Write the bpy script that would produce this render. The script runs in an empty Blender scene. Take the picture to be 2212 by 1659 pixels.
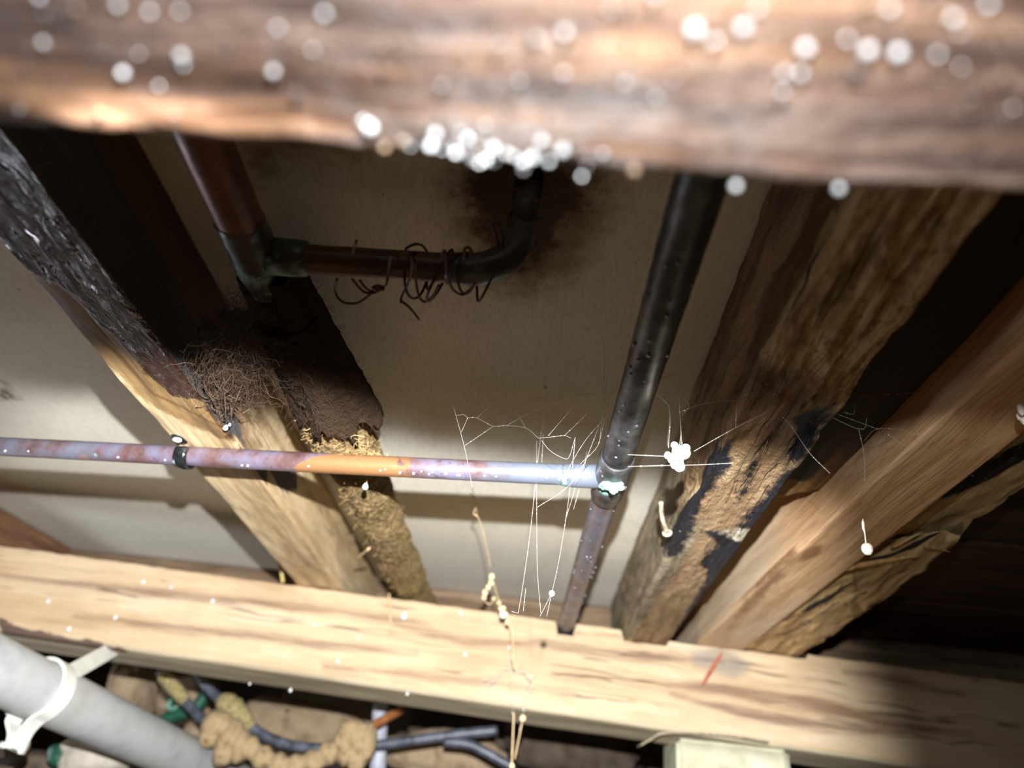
import bpy, bmesh, math, random
import numpy as np
from mathutils import Vector, Matrix

random.seed(7)
rng = np.random.default_rng(11)
S = bpy.context.scene
COL = S.collection

# ------------------------------------------------------------------ camera
IW, IH, FPX = 2212, 1659, 1475.0
VP, ROLL = (1108.0, 1740.0), 0.12            # where the joists converge, slope of the horizon


def _n(v):
    return v / np.linalg.norm(v)


_Yc = _n(np.array([(VP[0] - IW / 2) / FPX, -(VP[1] - IH / 2) / FPX, 1.0]))
_Zc = _n(np.cross(np.array([1.0, -ROLL, 0.0]), _Yc))
if _Zc[1] < 0:
    _Zc = -_Zc
_Y = np.array([_Yc[0], _Yc[1], -_Yc[2]])
_Z = np.array([_Zc[0], _Zc[1], -_Zc[2]])
_X = np.cross(_Y, _Z)
R3 = np.array([_X, _Y, _Z])                  # world = R3 @ camera
cd = bpy.data.cameras.new('camera')
cam = bpy.data.objects.new('camera', cd)
COL.objects.link(cam)
cam.matrix_world = Matrix([list(R3[0]) + [0], list(R3[1]) + [0], list(R3[2]) + [0], [0, 0, 0, 1]])
cd.sensor_width = 36.0
cd.lens = 36.0 * FPX / IW
cd.clip_start = 0.01
cd.clip_end = 50
cd.dof.use_dof = True
cd.dof.focus_distance = 0.52
cd.dof.aperture_fstop = 3.6
S.camera = cam

# ------------------------------------------------------------------ light
w = bpy.data.worlds.new('world')
S.world = w
w.use_nodes = True
w.node_tree.nodes['Background'].inputs[0].default_value = (0.75, 0.62, 0.45, 1)
w.node_tree.nodes['Background'].inputs[1].default_value = 0.02
AIM_AZ, AIM_EL, CORE_U, CORE_V, SPILL = -10.0, -18.0, (0.57, 0.80), (0.70, 0.805), 0.046
TORCH = R3[:, 1] * 0.088 + np.array([0.014, 0, 0])
ld = bpy.data.lights.new('torch', 'POINT')
ld.energy = 136
ld.color = (0.975, 0.99, 1.0)
ld.shadow_soft_size = 0.004
# beam profile of the torch: an oval bright core with a weak spill around it
ld.use_nodes = True
_t = ld.node_tree
_em = _t.nodes['Emission']


def _nd(typ, op=None, a=None, b=None, c=None):
    nd = _t.nodes.new(typ)
    if op:
        nd.operation = op
    for k, val in enumerate((a, b, c)):
        if val is None:
            continue
        if isinstance(val, bpy.types.NodeSocket):
            _t.links.new(val, nd.inputs[k])
        else:
            nd.inputs[k].default_value = val
    return nd


_sep = _nd('ShaderNodeSeparateXYZ', None, _t.nodes.new('ShaderNodeTexCoord').outputs['Normal'])
_mz = _nd('ShaderNodeMath', 'MAXIMUM', _nd('ShaderNodeMath', 'MULTIPLY', _sep.outputs[2], -1.0).outputs[0], 0.02).outputs[0]
_fall = []
for _c, (_lo, _hi) in ((0, CORE_U), (1, CORE_V)):
    _a = _nd('ShaderNodeMath', 'ABSOLUTE', _nd('ShaderNodeMath', 'DIVIDE', _sep.outputs[_c], _mz).outputs[0]).outputs[0]
    _mr = _t.nodes.new('ShaderNodeMapRange')
    _mr.interpolation_type = 'SMOOTHSTEP'
    _t.links.new(_a, _mr.inputs[0])
    for _k, _val in ((1, _lo), (2, _hi), (3, 1.0), (4, 0.0)):
        _mr.inputs[_k].default_value = _val
    _fall.append(_mr.outputs[0])
_core = _nd('ShaderNodeMath', 'MULTIPLY', _fall[0], _fall[1]).outputs[0]
_t.links.new(_nd('ShaderNodeMath', 'MULTIPLY_ADD', _core, 1.0 - SPILL, SPILL).outputs[0], _em.inputs['Strength'])
lo = bpy.data.objects.new('torch', ld)
COL.objects.link(lo)
lo.location = TORCH
_az, _el = math.radians(AIM_AZ), math.radians(AIM_EL)
lo.rotation_euler = Vector((math.sin(_az) * math.cos(_el), math.cos(_az) * math.cos(_el), math.sin(_el))).to_track_quat('-Z', 'Y').to_euler()
# daylight from the access opening to the left of the joists
ad = bpy.data.lights.new('access_opening_daylight', 'AREA')
ad.shape = 'RECTANGLE'
ad.size, ad.size_y = 0.40, 0.28
ad.energy = 4.2
ad.color = (0.86, 0.90, 1.0)
ao = bpy.data.objects.new('access_opening_daylight', ad)
COL.objects.link(ao)
ao.location = (-1.55, 1.15, -0.16)
ao.rotation_euler = Vector((1.3, -0.75, 0.40)).to_track_quat('-Z', 'Y').to_euler()

vs = S.view_settings
vs.view_transform = 'Standard'
vs.look = 'None'
vs.gamma = 1
vs.use_curve_mapping = False
vs.exposure = 0.0

# ------------------------------------------------------------------ helpers
def ray(px, py):
    return R3 @ np.array([(px - IW / 2) / FPX, -(py - IH / 2) / FPX, -1.0])


def PZ(px, py, z):
    d = ray(px, py)
    return d * z / d[2]


def PY(px, py, y):
    d = ray(px, py)
    return d * y / d[1]


def PX(px, py, x):
    d = ray(px, py)
    return d * x / d[0]


def C(r, g, b):
    f = lambda c: (c / 255 / 12.92) if c / 255 <= 0.04045 else ((c / 255 + 0.055) / 1.055) ** 2.4
    return (f(r), f(g), f(b), 1.0)


_perm = rng.permutation(4096)
_val = rng.random(4096) * 2 - 1


def vnoise(p):
    p = np.asarray(p, float)
    i = np.floor(p).astype(np.int64)
    f = p - i
    f = f * f * f * (f * (f * 6 - 15) + 10)
    out = np.zeros(len(p))
    for dx in (0, 1):
        for dy in (0, 1):
            for dz in (0, 1):
                h = _perm[(_perm[(_perm[(i[:, 0] + dx) & 4095] + i[:, 1] + dy) & 4095] + i[:, 2] + dz) & 4095]
                out += _val[h] * (f[:, 0] if dx else 1 - f[:, 0]) * (f[:, 1] if dy else 1 - f[:, 1]) * (f[:, 2] if dz else 1 - f[:, 2])
    return out


def fbm(p, o=4):
    p = np.asarray(p, float)
    a, s, t = 1.0, 0.0, np.zeros(len(p))
    for k in range(o):
        t += a * vnoise(p + 17.3 * k)
        s += a
        p = p * 2.03
        a *= 0.5
    return t / s


def sd_poly(q, poly):
    """signed distance of points q (n,2) to a polygon, positive inside"""
    q = np.asarray(q, float)
    P = np.asarray(poly, float)
    d = np.full(len(q), 1e9)
    ins = np.zeros(len(q), bool)
    for a, b in zip(P, np.roll(P, -1, 0)):
        e = b - a
        v = q - a
        t = np.clip((v @ e) / max(e @ e, 1e-12), 0, 1)
        d = np.minimum(d, np.linalg.norm(v - t[:, None] * e, axis=1))
        c = (a[1] > q[:, 1]) != (b[1] > q[:, 1])
        with np.errstate(divide='ignore', invalid='ignore'):
            xi = (b[0] - a[0]) * (q[:, 1] - a[1]) / (b[1] - a[1]) + a[0]
        ins ^= c & (q[:, 0] < xi)
    return np.where(ins, d, -d)


def zpoly(pts, z):
    return [PZ(x, y, z)[:2] for x, y in pts]


def mask_z(v, polys, R=0.03):
    """stain attribute on a horizontal face: 0.5 at the outline of the stain"""
    m = np.full(len(v), -1e9)
    for p in polys:
        m = np.maximum(m, sd_poly(v[:, :2], p))
    return np.clip(0.5 + m / (2 * R), 0, 1)


def mask_x(v, polys, R=0.03):
    m = np.full(len(v), -1e9)
    for p in polys:
        m = np.maximum(m, sd_poly(v[:, 1:3], p))
    return np.clip(0.5 + m / (2 * R), 0, 1)


def empty(name, loc, label=None, cat=None, group=None):
    o = bpy.data.objects.new(name, None)
    COL.objects.link(o)
    o.location = loc
    o.empty_display_size = 0.02
    if label:
        tag(o, label, cat, group)
    return o


def tag(o, label=None, cat=None, group=None, kind=None):
    if label:
        o['label'] = label
    if cat:
        o['category'] = cat
    if group:
        o['group'] = group
    if kind:
        o['kind'] = kind
    return o


def mesh_obj(name, v, f, mat, parent=None, smooth=True, attrs=None, disp=None):
    v = np.asarray(v, float)
    me = bpy.data.meshes.new(name)
    base = (v.min(0) + v.max(0)) / 2
    me.from_pydata((v - base).tolist(), [], f)
    me.update()
    if disp is not None:
        nn = np.empty(len(v) * 3)
        me.vertices.foreach_get('normal', nn)
        nn = nn.reshape(-1, 3)
        v2 = v - base + nn * disp[:, None]
        me.vertices.foreach_set('co', v2.ravel())
        me.update()
    if attrs:
        for k, a in attrs.items():
            a = np.asarray(a, float)
            if a.ndim == 2:
                at = me.attributes.new(k, 'FLOAT_VECTOR', 'POINT')
                at.data.foreach_set('vector', a.ravel())
            else:
                at = me.attributes.new(k, 'FLOAT', 'POINT')
                at.data.foreach_set('value', a)
    if smooth:
        me.polygons.foreach_set('use_smooth', [True] * len(me.polygons))
    if mat:
        me.materials.append(mat)
    o = bpy.data.objects.new(name, me)
    COL.objects.link(o)
    loc = Vector(base)
    if parent is not None:
        o.parent = parent
        pw = Vector(parent.location)
        q = parent.parent
        while q is not None:
            pw += Vector(q.location)
            q = q.parent
        loc = loc - pw
    o.location = loc
    return o


def merge(parts):
    V, F, n = [], [], 0
    for v, f in parts:
        V.append(np.asarray(v, float))
        F += [tuple(i + n for i in q) for q in f]
        n += len(v)
    return np.vstack(V), F


def smooth_path(pts, n):
    """Catmull-Rom through the points"""
    P = np.asarray(pts, float)
    P = np.vstack([2 * P[0] - P[1], P, 2 * P[-1] - P[-2]])
    out = []
    for i in range(1, len(P) - 2):
        for k in range(n):
            t = k / n
            a, b, c, d = P[i - 1], P[i], P[i + 1], P[i + 2]
            out.append(0.5 * ((2 * b) + (-a + c) * t + (2 * a - 5 * b + 4 * c - d) * t * t + (-a + 3 * b - 3 * c + d) * t ** 3))
    out.append(P[-2])
    return np.array(out)


def tube(pts, r, seg=12, cap=True):
    P = np.asarray(pts, float)
    n = len(P)
    rad = np.full(n, r) if np.isscalar(r) else np.asarray(r, float)
    T = np.gradient(P, axis=0)
    T /= np.maximum(np.linalg.norm(T, axis=1), 1e-12)[:, None]
    u = np.cross(T[0], [0, 0, 1.0])
    if np.linalg.norm(u) < 0.1:
        u = np.cross(T[0], [1.0, 0, 0])
    u = _n(u)
    V = []
    ang = np.linspace(0, 2 * math.pi, seg, endpoint=False)
    for i in range(n):
        u = u - T[i] * (u @ T[i])
        u = _n(u)
        b = np.cross(T[i], u)
        V.append(P[i] + rad[i] * (np.cos(ang)[:, None] * u + np.sin(ang)[:, None] * b))
    V = np.vstack(V)
    F = []
    for i in range(n - 1):
        for k in range(seg):
            k2 = (k + 1) % seg
            F.append((i * seg + k, i * seg + k2, (i + 1) * seg + k2, (i + 1) * seg + k))
    if cap:
        F.append(tuple(range(seg))[::-1])
        F.append(tuple((n - 1) * seg + k for k in range(seg)))
    return V, F


def line(a, b, n):
    a, b = np.asarray(a, float), np.asarray(b, float)
    return a + (b - a) * np.linspace(0, 1, n)[:, None]


_ico = {}


def ico(level):
    if level not in _ico:
        bm = bmesh.new()
        bmesh.ops.create_icosphere(bm, subdivisions=level, radius=1)
        bm.verts.ensure_lookup_table()
        _ico[level] = (np.array([v.co[:] for v in bm.verts]), [tuple(x.index for x in f.verts) for f in bm.faces])
        bm.free()
    return _ico[level]


def ball(c, r, level=2, sq=(1, 1, 1), rough=0, fr=2.0):
    v, f = ico(level)
    q = v.copy()
    if rough:
        q = q * (1 + rough * fbm(v * fr + np.asarray(c) * 57 + 3, 4))[:, None]
    return q * (np.asarray(sq, float) * r) + np.asarray(c, float), f


def drop_shape(c, r):
    """hanging drop: round below, drawn out to a point above"""
    v, f = ico(2)
    q = v.copy()
    up = np.clip(q[:, 2], 0, 1)
    q[:, :2] *= (1 - 0.55 * up ** 1.5)[:, None]
    q[:, 2] = np.where(q[:, 2] > 0, q[:, 2] * 1.7, q[:, 2])
    return q * r + np.asarray(c, float), f


# ------------------------------------------------------------------ materials
class M:
    def __init__(s, name):
        s.m = bpy.data.materials.new(name)
        s.m.use_nodes = True
        s.t = s.m.node_tree
        s.b = s.t.nodes['Principled BSDF']

    def n(s, typ, props=None, **ins):
        nd = s.t.nodes.new(typ)
        for k, v in (props or {}).items():
            setattr(nd, k, v)
        for k, v in ins.items():
            k = int(k[1:]) if k[0] == '_' and k[1:].isdigit() else k.replace('_', ' ')
            s.set(nd.inputs[k], v)
        return nd

    def set(s, sock, v):
        if isinstance(v, bpy.types.NodeSocket):
            s.t.links.new(v, sock)
        else:
            sock.default_value = v

    def math(s, op, a, b=0.0, c=0.0):
        nd = s.n('ShaderNodeMath', {'operation': op})
        s.set(nd.inputs[0], a)
        s.set(nd.inputs[1], b)
        s.set(nd.inputs[2], c)
        return nd.outputs[0]

    def mix(s, f, a, b, mode='MIX'):
        nd = s.n('ShaderNodeMix', {'data_type': 'RGBA', 'blend_type': mode})
        s.set(nd.inputs[0], f)
        s.set(nd.inputs[6], a)
        s.set(nd.inputs[7], b)
        return nd.outputs[2]

    def fmix(s, f, a, b):
        nd = s.n('ShaderNodeMix', {'data_type': 'FLOAT'})
        s.set(nd.inputs[0], f)
        s.set(nd.inputs[2], a)
        s.set(nd.inputs[3], b)
        return nd.outputs[0]

    def attr(s, name, vec=False):
        nd = s.n('ShaderNodeAttribute', {'attribute_name': name})
        return nd.outputs['Vector'] if vec else nd.outputs['Fac']

    def coord(s):
        return s.n('ShaderNodeTexCoord').outputs['Object']

    def scale(s, vec, sc):
        return s.n('ShaderNodeVectorMath', {'operation': 'MULTIPLY'}, _0=vec, _1=sc).outputs[0]

    def noise(s, vec, scale=1.0, detail=4, rough=0.55, dist=0.0):
        return s.n('ShaderNodeTexNoise', None, Vector=vec, Scale=scale, Detail=detail, Roughness=rough, Distortion=dist).outputs['Fac']

    def step(s, v, lo, hi):
        nd = s.n('ShaderNodeMapRange', {'interpolation_type': 'SMOOTHSTEP'}, _0=v, _1=lo, _2=hi, _3=0.0, _4=1.0)
        return nd.outputs[0]

    def ramp(s, v, stops):
        nd = s.n('ShaderNodeValToRGB')
        cr = nd.color_ramp
        while len(cr.elements) < len(stops):
            cr.elements.new(0.5)
        for e, (p, c) in zip(cr.elements, stops):
            e.position = p
            e.color = c
        s.set(nd.inputs[0], v)
        return nd.outputs[0]

    def bump(s, h, strength=0.5, dist=0.002, normal=None):
        nd = s.n('ShaderNodeBump', None, Height=h, Strength=strength, Distance=dist)
        if normal is not None:
            s.set(nd.inputs['Normal'], normal)
        return nd.outputs[0]

    def out(s, color, rough=0.6, normal=None, metal=0.0, spec=0.4, **k):
        s.set(s.b.inputs['Base Color'], color)
        s.set(s.b.inputs['Roughness'], rough)
        s.set(s.b.inputs['Metallic'], metal)
        s.set(s.b.inputs['Specular IOR Level'], spec)
        if normal is not None:
            s.set(s.b.inputs['Normal'], normal)
        for kk, v in k.items():
            s.set(s.b.inputs[kk.replace('_', ' ')], v)
        return s.m


def wood(name, dark, mid, light, along=4.0, across=45.0, rough=0.75, bump=0.6, fine=0.35, crack=0.0,
         blotch=0.25, stains=(), dist=0.0015, pock=0.0, spec=0.3, dust=0.0):
    """wood whose grain follows the 'grain' attribute (metres along, across, up the timber)"""
    m = M(name)
    g = m.attr('grain', True)
    warp = m.n('ShaderNodeTexNoise', None, Vector=g, Scale=9.0, Detail=2.0).outputs['Color']
    gw = m.n('ShaderNodeVectorMath', {'operation': 'MULTIPLY_ADD'}, _0=warp, _1=(0.0, 0.012, 0.012), _2=g).outputs[0]
    n1 = m.noise(m.scale(gw, (along, across, across)), 1.0, 6, 0.6, 0.4)
    n2 = m.noise(m.scale(gw, (along * 3, across * 9, across * 9)), 1.0, 4, 0.6)
    n3 = m.noise(m.scale(g, (14, 26, 26)), 1.0, 5, 0.6)
    n4 = m.noise(m.scale(g, (260, 420, 420)), 1.0, 3, 0.6)
    col = m.ramp(n1, [(0.30, dark), (0.5, mid), (0.70, light)])
    col = m.mix(m.math('MULTIPLY', m.step(n2, 0.44, 0.62), fine), col, m.mix(1.0, col, (0.5, 0.42, 0.36, 1), 'MULTIPLY'))
    col = m.mix(m.math('MULTIPLY', m.step(n3, 0.45, 0.68), blotch), col, dark)
    h = m.math('ADD', m.math('MULTIPLY', n1, 0.6), m.math('ADD', m.math('MULTIPLY', n2, 0.5), m.math('MULTIPLY', n4, 0.25)))
    rg = rough
    if pock:
        vp = m.n('ShaderNodeTexVoronoi', {'feature': 'F1'}, Vector=m.scale(g, (110, 190, 190)), Scale=1.0).outputs['Distance']
        pn = m.noise(m.scale(g, (70, 130, 130)), 1.0, 6, 0.7)
        pk = m.math('ADD', m.math('MULTIPLY', vp, 0.35), pn)
        h = m.math('ADD', h, m.math('MULTIPLY', pk, pock))
        col = m.mix(m.math('MULTIPLY', m.step(pk, 0.64, 0.53), 0.62 * min(1, pock)), col, dark)
    if crack:
        cn = m.noise(m.scale(gw, (along * 0.35, across * 1.8, across * 1.8)), 1.0, 2, 0.5, 0.1)
        ck = m.step(m.math('ABSOLUTE', m.math('SUBTRACT', cn, 0.56)), 0.016, 0.004)
        ck = m.math('MULTIPLY', ck, m.step(m.noise(m.scale(g, (8, 9, 9)), 1.0, 2), 0.46, 0.58))
        col = m.mix(m.math('MULTIPLY', ck, crack), col, (0.012, 0.009, 0.007, 1))
        h = m.math('SUBTRACT', h, m.math('MULTIPLY', ck, 1.2 * crack))
    for st in stains:
        a = m.attr(st['attr'])
        nz = m.noise(m.scale(g, st.get('ns', (30, 60, 60))), 1.0, 6, 0.65)
        amp = st.get('amp', 0.5)
        e = st.get('edge', 0.06)
        v = m.math('ADD', a, m.math('MULTIPLY', m.math('SUBTRACT', nz, 0.5), amp))
        f = m.math('MULTIPLY', m.step(v, 0.5 - e, 0.5 + e), st.get('op', 1.0))
        f = m.math('MULTIPLY', f, m.step(a, 0.01, 0.05))
        if st.get('mult'):
            sc = m.mix(1.0, col, st['col'], 'MULTIPLY')
        else:
            sc = m.mix(m.step(n1, 0.35, 0.65), st['col'], st.get('col2', st['col']))
        col = m.mix(f, col, sc)
        if 'rough' in st:
            rg = m.fmix(f, rg, st['rough'])
        if 'wet' in st:
            wn = m.step(m.noise(m.scale(gw, (60, 170, 170)), 1.0, 5, 0.6, 1.0), 0.36, 0.66)
            h = m.fmix(f, h, m.math('MULTIPLY', wn, st['wet']))
    if dust:
        dn = m.noise(m.scale(g, (330, 330, 330)), 1.0, 2)
        col = m.mix(m.math('MULTIPLY', m.step(dn, 0.66, 0.74), dust), col, C(225, 215, 195))
    return m.out(col, rg, m.bump(h, bump, dist), spec=spec)


def plain(name, c1, c2, rough=0.6, scale=40, bump=0.3, dist=0.001, metal=0.0, spec=0.4, c3=None, detail=5, **k):
    m = M(name)
    n = m.noise(m.coord(), scale, detail, 0.6)
    st = [(0.32, c1), (0.68, c2)] if c3 is None else [(0.3, c1), (0.5, c2), (0.72, c3)]
    return m.out(m.ramp(n, st), rough, m.bump(n, bump, dist), metal, spec, **k)


def copper(name, base, oxide, dark, verd=0.0, bright=None):
    m = M(name)
    c = m.coord()
    n1 = m.noise(m.scale(c, (1, 1, 1)), 34, 6, 0.62)
    n2 = m.noise(c, 160, 4, 0.6)
    n3 = m.noise(c, 60, 5, 0.7)
    col = m.ramp(n1, [(0.28, dark), (0.45, base), (0.62, oxide)])
    col = m.mix(m.math('MULTIPLY', m.step(n2, 0.56, 0.7), 0.6), col, dark)
    met, rg = 0.3, m.fmix(n2, 0.25, 0.5)
    if bright is not None:
        a = m.attr('bright')
        f = m.step(m.math('ADD', a, m.math('MULTIPLY', m.math('SUBTRACT', n3, 0.5), 0.7)), 0.45, 0.55)
        col = m.mix(f, col, bright)
    bl = m.step(m.math('ADD', m.attr('slate'), m.math('MULTIPLY', m.math('SUBTRACT', n1, 0.5), 0.8)), 0.3, 0.8)
    col = m.mix(bl, col, m.mix(n1, C(88, 94, 108), C(114, 119, 131)))
    a = m.attr('verdigris')
    v = m.step(m.math('ADD', a, m.math('MULTIPLY', m.math('SUBTRACT', n3, 0.5), 1.3)), 0.5, 0.72)
    v2 = m.math('MULTIPLY', m.step(n3, 0.62, 0.72), verd)
    f = m.math('MAXIMUM', v, v2)
    col = m.mix(f, col, m.mix(n2, C(70, 110, 108), C(165, 205, 200)))
    met = m.fmix(f, met, 0.0)
    rg = m.fmix(f, rg, 0.8)
    return m.out(col, rg, m.bump(m.math('ADD', n2, n3), 0.25, 0.0008), met, 0.5)


def timber(name, A, B, mat, n_len=200, n_w=16, n_h=10, r=0.004, amp=0.0012, freq=(12, 90, 90), parent=None,
           masks=None, warp=None, extra=None, seed=0.0):
    """A, B: corner quads (bottom left, bottom right, top right, top left) at the two ends"""
    A, B = np.asarray(A, float), np.asarray(B, float)
    L = np.linalg.norm(B.mean(0) - A.mean(0))
    wd = np.linalg.norm(A[1] - A[0])
    ht = np.linalg.norm(A[3] - A[0])
    ring = []

    def arc(cx, cy, a0):
        for k in range(1, 4):
            a = math.radians(a0 + 22.5 * k)
            ring.append((cx + r * math.cos(a), cy + r * math.sin(a)))
    for k in range(n_w + 1):
        ring.append((r + (wd - 2 * r) * k / n_w, 0))
    arc(wd - r, r, -90)
    for k in range(n_h + 1):
        ring.append((wd, r + (ht - 2 * r) * k / n_h))
    arc(wd - r, ht - r, 0)
    for k in range(4):
        ring.append((wd - r - (wd - 2 * r) * k / 3, ht))
    arc(r, ht - r, 90)
    for k in range(n_h + 1):
        ring.append((0, ht - r - (ht - 2 * r) * k / n_h))
    arc(r, r, 180)
    ring = np.array(ring)
    u, v = ring[:, 0] / wd, ring[:, 1] / ht

    def bil(Q):
        return (Q[0] * ((1 - u) * (1 - v))[:, None] + Q[1] * (u * (1 - v))[:, None] + Q[2] * (u * v)[:, None] + Q[3] * ((1 - u) * v)[:, None])
    a, b = bil(A), bil(B)
    t = np.linspace(0, 1, n_len + 1)
    V = (a[None] * (1 - t)[:, None, None] + b[None] * t[:, None, None]).reshape(-1, 3)
    m = len(ring)
    G = np.stack([np.repeat(t * L, m) + seed * 3.7, np.tile(ring[:, 0], n_len + 1) + seed, np.tile(ring[:, 1], n_len + 1)], 1)
    F = []
    for i in range(n_len):
        o = i * m
        for k in range(m):
            k2 = (k + 1) % m
            F.append((o + k, o + k2, o + m + k2, o + m + k))
    F.append(tuple(range(m))[::-1])
    F.append(tuple(n_len * m + k for k in range(m)))
    # make the faces point outwards
    e1 = V[F[0][1]] - V[F[0][0]]
    e2 = V[F[0][3]] - V[F[0][0]]
    if np.dot(np.cross(e1, e2), V[F[0][0]] - V.mean(0)) < 0 and np.dot(np.cross(e1, e2), A[0] - A[3]) < 0:
        F = [q[::-1] for q in F]
    V0 = V.copy()
    if warp:
        V = warp(V, G)
    d = amp * fbm(G * np.array(freq), 5) * 1.8
    if extra:
        d = d + extra(V0, G)
    at = {'grain': G}
    for k, fn in (masks or {}).items():
        at[k] = fn(V0, G)
    return mesh_obj(name, V, F, mat, parent, True, at, d)


# ------------------------------------------------------------------ setting: floor sheet overhead, far bank, soil
ZB, HC = 0.26, 0.36
m = M('floor_sheet_fibre_board')
g = m.attr('grain', True)
na = m.noise(m.scale(g, (7, 5, 1)), 1, 5)
nb = m.noise(m.scale(g, (420, 90, 1)), 1, 3)
nc = m.noise(m.scale(g, (60, 60, 1)), 1, 6, 0.7)
nd_ = m.noise(m.scale(g, (110, 80, 1)), 1, 4, 0.65)
col = m.mix(na, C(218, 212, 196), C(234, 230, 216))
col = m.mix(m.math('MULTIPLY', m.step(nb, 0.4, 0.7), 0.16), col, C(120, 110, 92))
col = m.mix(m.math('MULTIPLY', m.step(nd_, 0.69, 0.74), 0.5), col, C(60, 48, 34))
for an, cc, amp, e, op in (('damp', C(118, 88, 60), 0.7, 0.25, 0.75), ('mould', C(52, 38, 26), 1.0, 0.2, 0.85)):
    a = m.attr(an)
    f = m.step(m.math('ADD', a, m.math('MULTIPLY', m.math('SUBTRACT', nc, 0.5), amp)), 0.5 - e, 0.5 + e)
    f = m.math('MULTIPLY', m.math('MULTIPLY', f, op), m.step(a, 0.01, 0.06))
    col = m.mix(f, col, cc)
m_ceil = m.out(col, 0.85, m.bump(m.math('ADD', nb, m.math('MULTIPLY', na, 2.0)), 0.25, 0.0008), spec=0.15)
nx, ny = 240, 200
xs, ys = np.linspace(-1.7, 1.7, nx + 1), np.linspace(-0.6, 1.6, ny + 1)
gx, gy = np.meshgrid(xs, ys)
v = np.stack([gx.ravel(), gy.ravel(), np.full(gx.size, HC)], 1)
f = [(j * (nx + 1) + i, (j + 1) * (nx + 1) + i, (j + 1) * (nx + 1) + i + 1, j * (nx + 1) + i + 1) for j in range(ny) for i in range(nx)]
mould = mask_z(v, [zpoly([(1020, 330), (1015, 440), (1050, 520), (1045, 580), (1100, 590), (1180, 560), (1215, 480), (1270, 440), (1250, 330)], HC),
                   zpoly([(0, 820), (0, 862), (36, 860)], HC)], 0.03)  # second outline: small dark triangle at the left edge
damp = mask_z(v, [zpoly([(980, 300), (970, 440), (1010, 600), (1130, 640), (1240, 590), (1320, 470), (1330, 330)], HC),
                  zpoly([(480, 280), (540, 400), (640, 350), (760, 330), (760, 280)], HC)], 0.04)
zz = v[:, 2] + 0.0015 * fbm(v * np.array([5, 5, 1]), 2)
v[:, 2] = zz
top = v.copy()
top[:, 2] = HC + 0.02
ceil_o = mesh_obj('ceiling', np.vstack([v, top[[0, nx, (ny + 1) * (nx + 1) - 1, ny * (nx + 1)]]]),
                  f + [(len(v), len(v) + 1, len(v) + 2, len(v) + 3)], m_ceil, None, True,
                  {'grain': np.vstack([v, top[:4]]), 'mould': np.r_[mould, 0, 0, 0, 0], 'damp': np.r_[damp, 0, 0, 0, 0]})
tag(ceil_o, 'beige fibre board floor sheet overhead with a dark mould patch and a small dark triangle', kind='structure')

m_soil = plain('dry_brown_soil', C(42, 32, 19), C(78, 60, 38), 0.95, 14, 1.0, 0.02, spec=0.1, c3=C(58, 44, 28), detail=8)
nx, ny = 90, 90
xs, ys = np.linspace(-2.2, 2.2, nx + 1), np.linspace(-1.0, 2.6, ny + 1)
gx, gy = np.meshgrid(xs, ys)
v = np.stack([gx.ravel(), gy.ravel(), np.zeros(gx.size)], 1)
slope = np.clip((v[:, 1] - 1.0) / 1.2, 0, 1)
v[:, 2] = -0.42 + 0.40 * slope ** 1.2 + 0.05 * fbm(v * 3, 5)
f = [(j * (nx + 1) + i, j * (nx + 1) + i + 1, (j + 1) * (nx + 1) + i + 1, (j + 1) * (nx + 1) + i) for j in range(ny) for i in range(nx)]
tag(mesh_obj('floor', v, f, m_soil), 'bare brown soil under the house', kind='structure')

m_bank = plain('dark_footing_wall', C(52, 42, 34), C(104, 90, 76), 0.95, 9, 1.0, 0.02, spec=0.1, c3=C(74, 62, 52), detail=9)
nx, nz = 120, 30
xs, zs = np.linspace(-2.2, 2.2, nx + 1), np.linspace(-0.4, 0.6, nz + 1)
gx, gz = np.meshgrid(xs, zs)
v = np.stack([gx.ravel(), np.full(gx.size, 2.3), gz.ravel()], 1)
v[:, 1] += 0.09 * fbm(v * 5, 5)
f = [(j * (nx + 1) + i, j * (nx + 1) + i + 1, (j + 1) * (nx + 1) + i + 1, (j + 1) * (nx + 1) + i) for j in range(nz) for i in range(nx)]
tag(mesh_obj('wall_far', v, f, m_bank), 'dark earthy footing wall behind the bearer', kind='structure')

# ------------------------------------------------------------------ timbers
# the wet bearer right above the camera
m_near = wood('wet_dark_reddish_timber', C(62, 50, 48), C(122, 100, 90), C(178, 154, 140), along=11, across=170, rough=0.34, bump=1.0, fine=0.6,
              crack=0.6, blotch=0.6, dist=0.004, pock=0.8, spec=0.5,
              stains=[dict(attr='white', col=C(110, 108, 106), col2=C(170, 172, 172), amp=1.4, ns=(160, 320, 320), edge=0.2, rough=0.2, op=0.7),
                      dict(attr='orange', col=C(118, 80, 56), col2=C(184, 136, 96), amp=1.4, ns=(14, 200, 200), edge=0.25, op=0.7)])
ze = 0.137
e = lambda px, py: PZ(px, py, ze)


def near_warp(V, G):
    V = V.copy()
    k = (V[:, 1] > 0.09)
    V[:, 1] += np.where(k, 0.0010 * fbm(np.stack([V[:, 0] * 60, V[:, 2] * 30, V[:, 1] * 0], 1), 4) + 0.0003 * np.sin(V[:, 0] * 33 + 0.6), 0)
    return V


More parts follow.
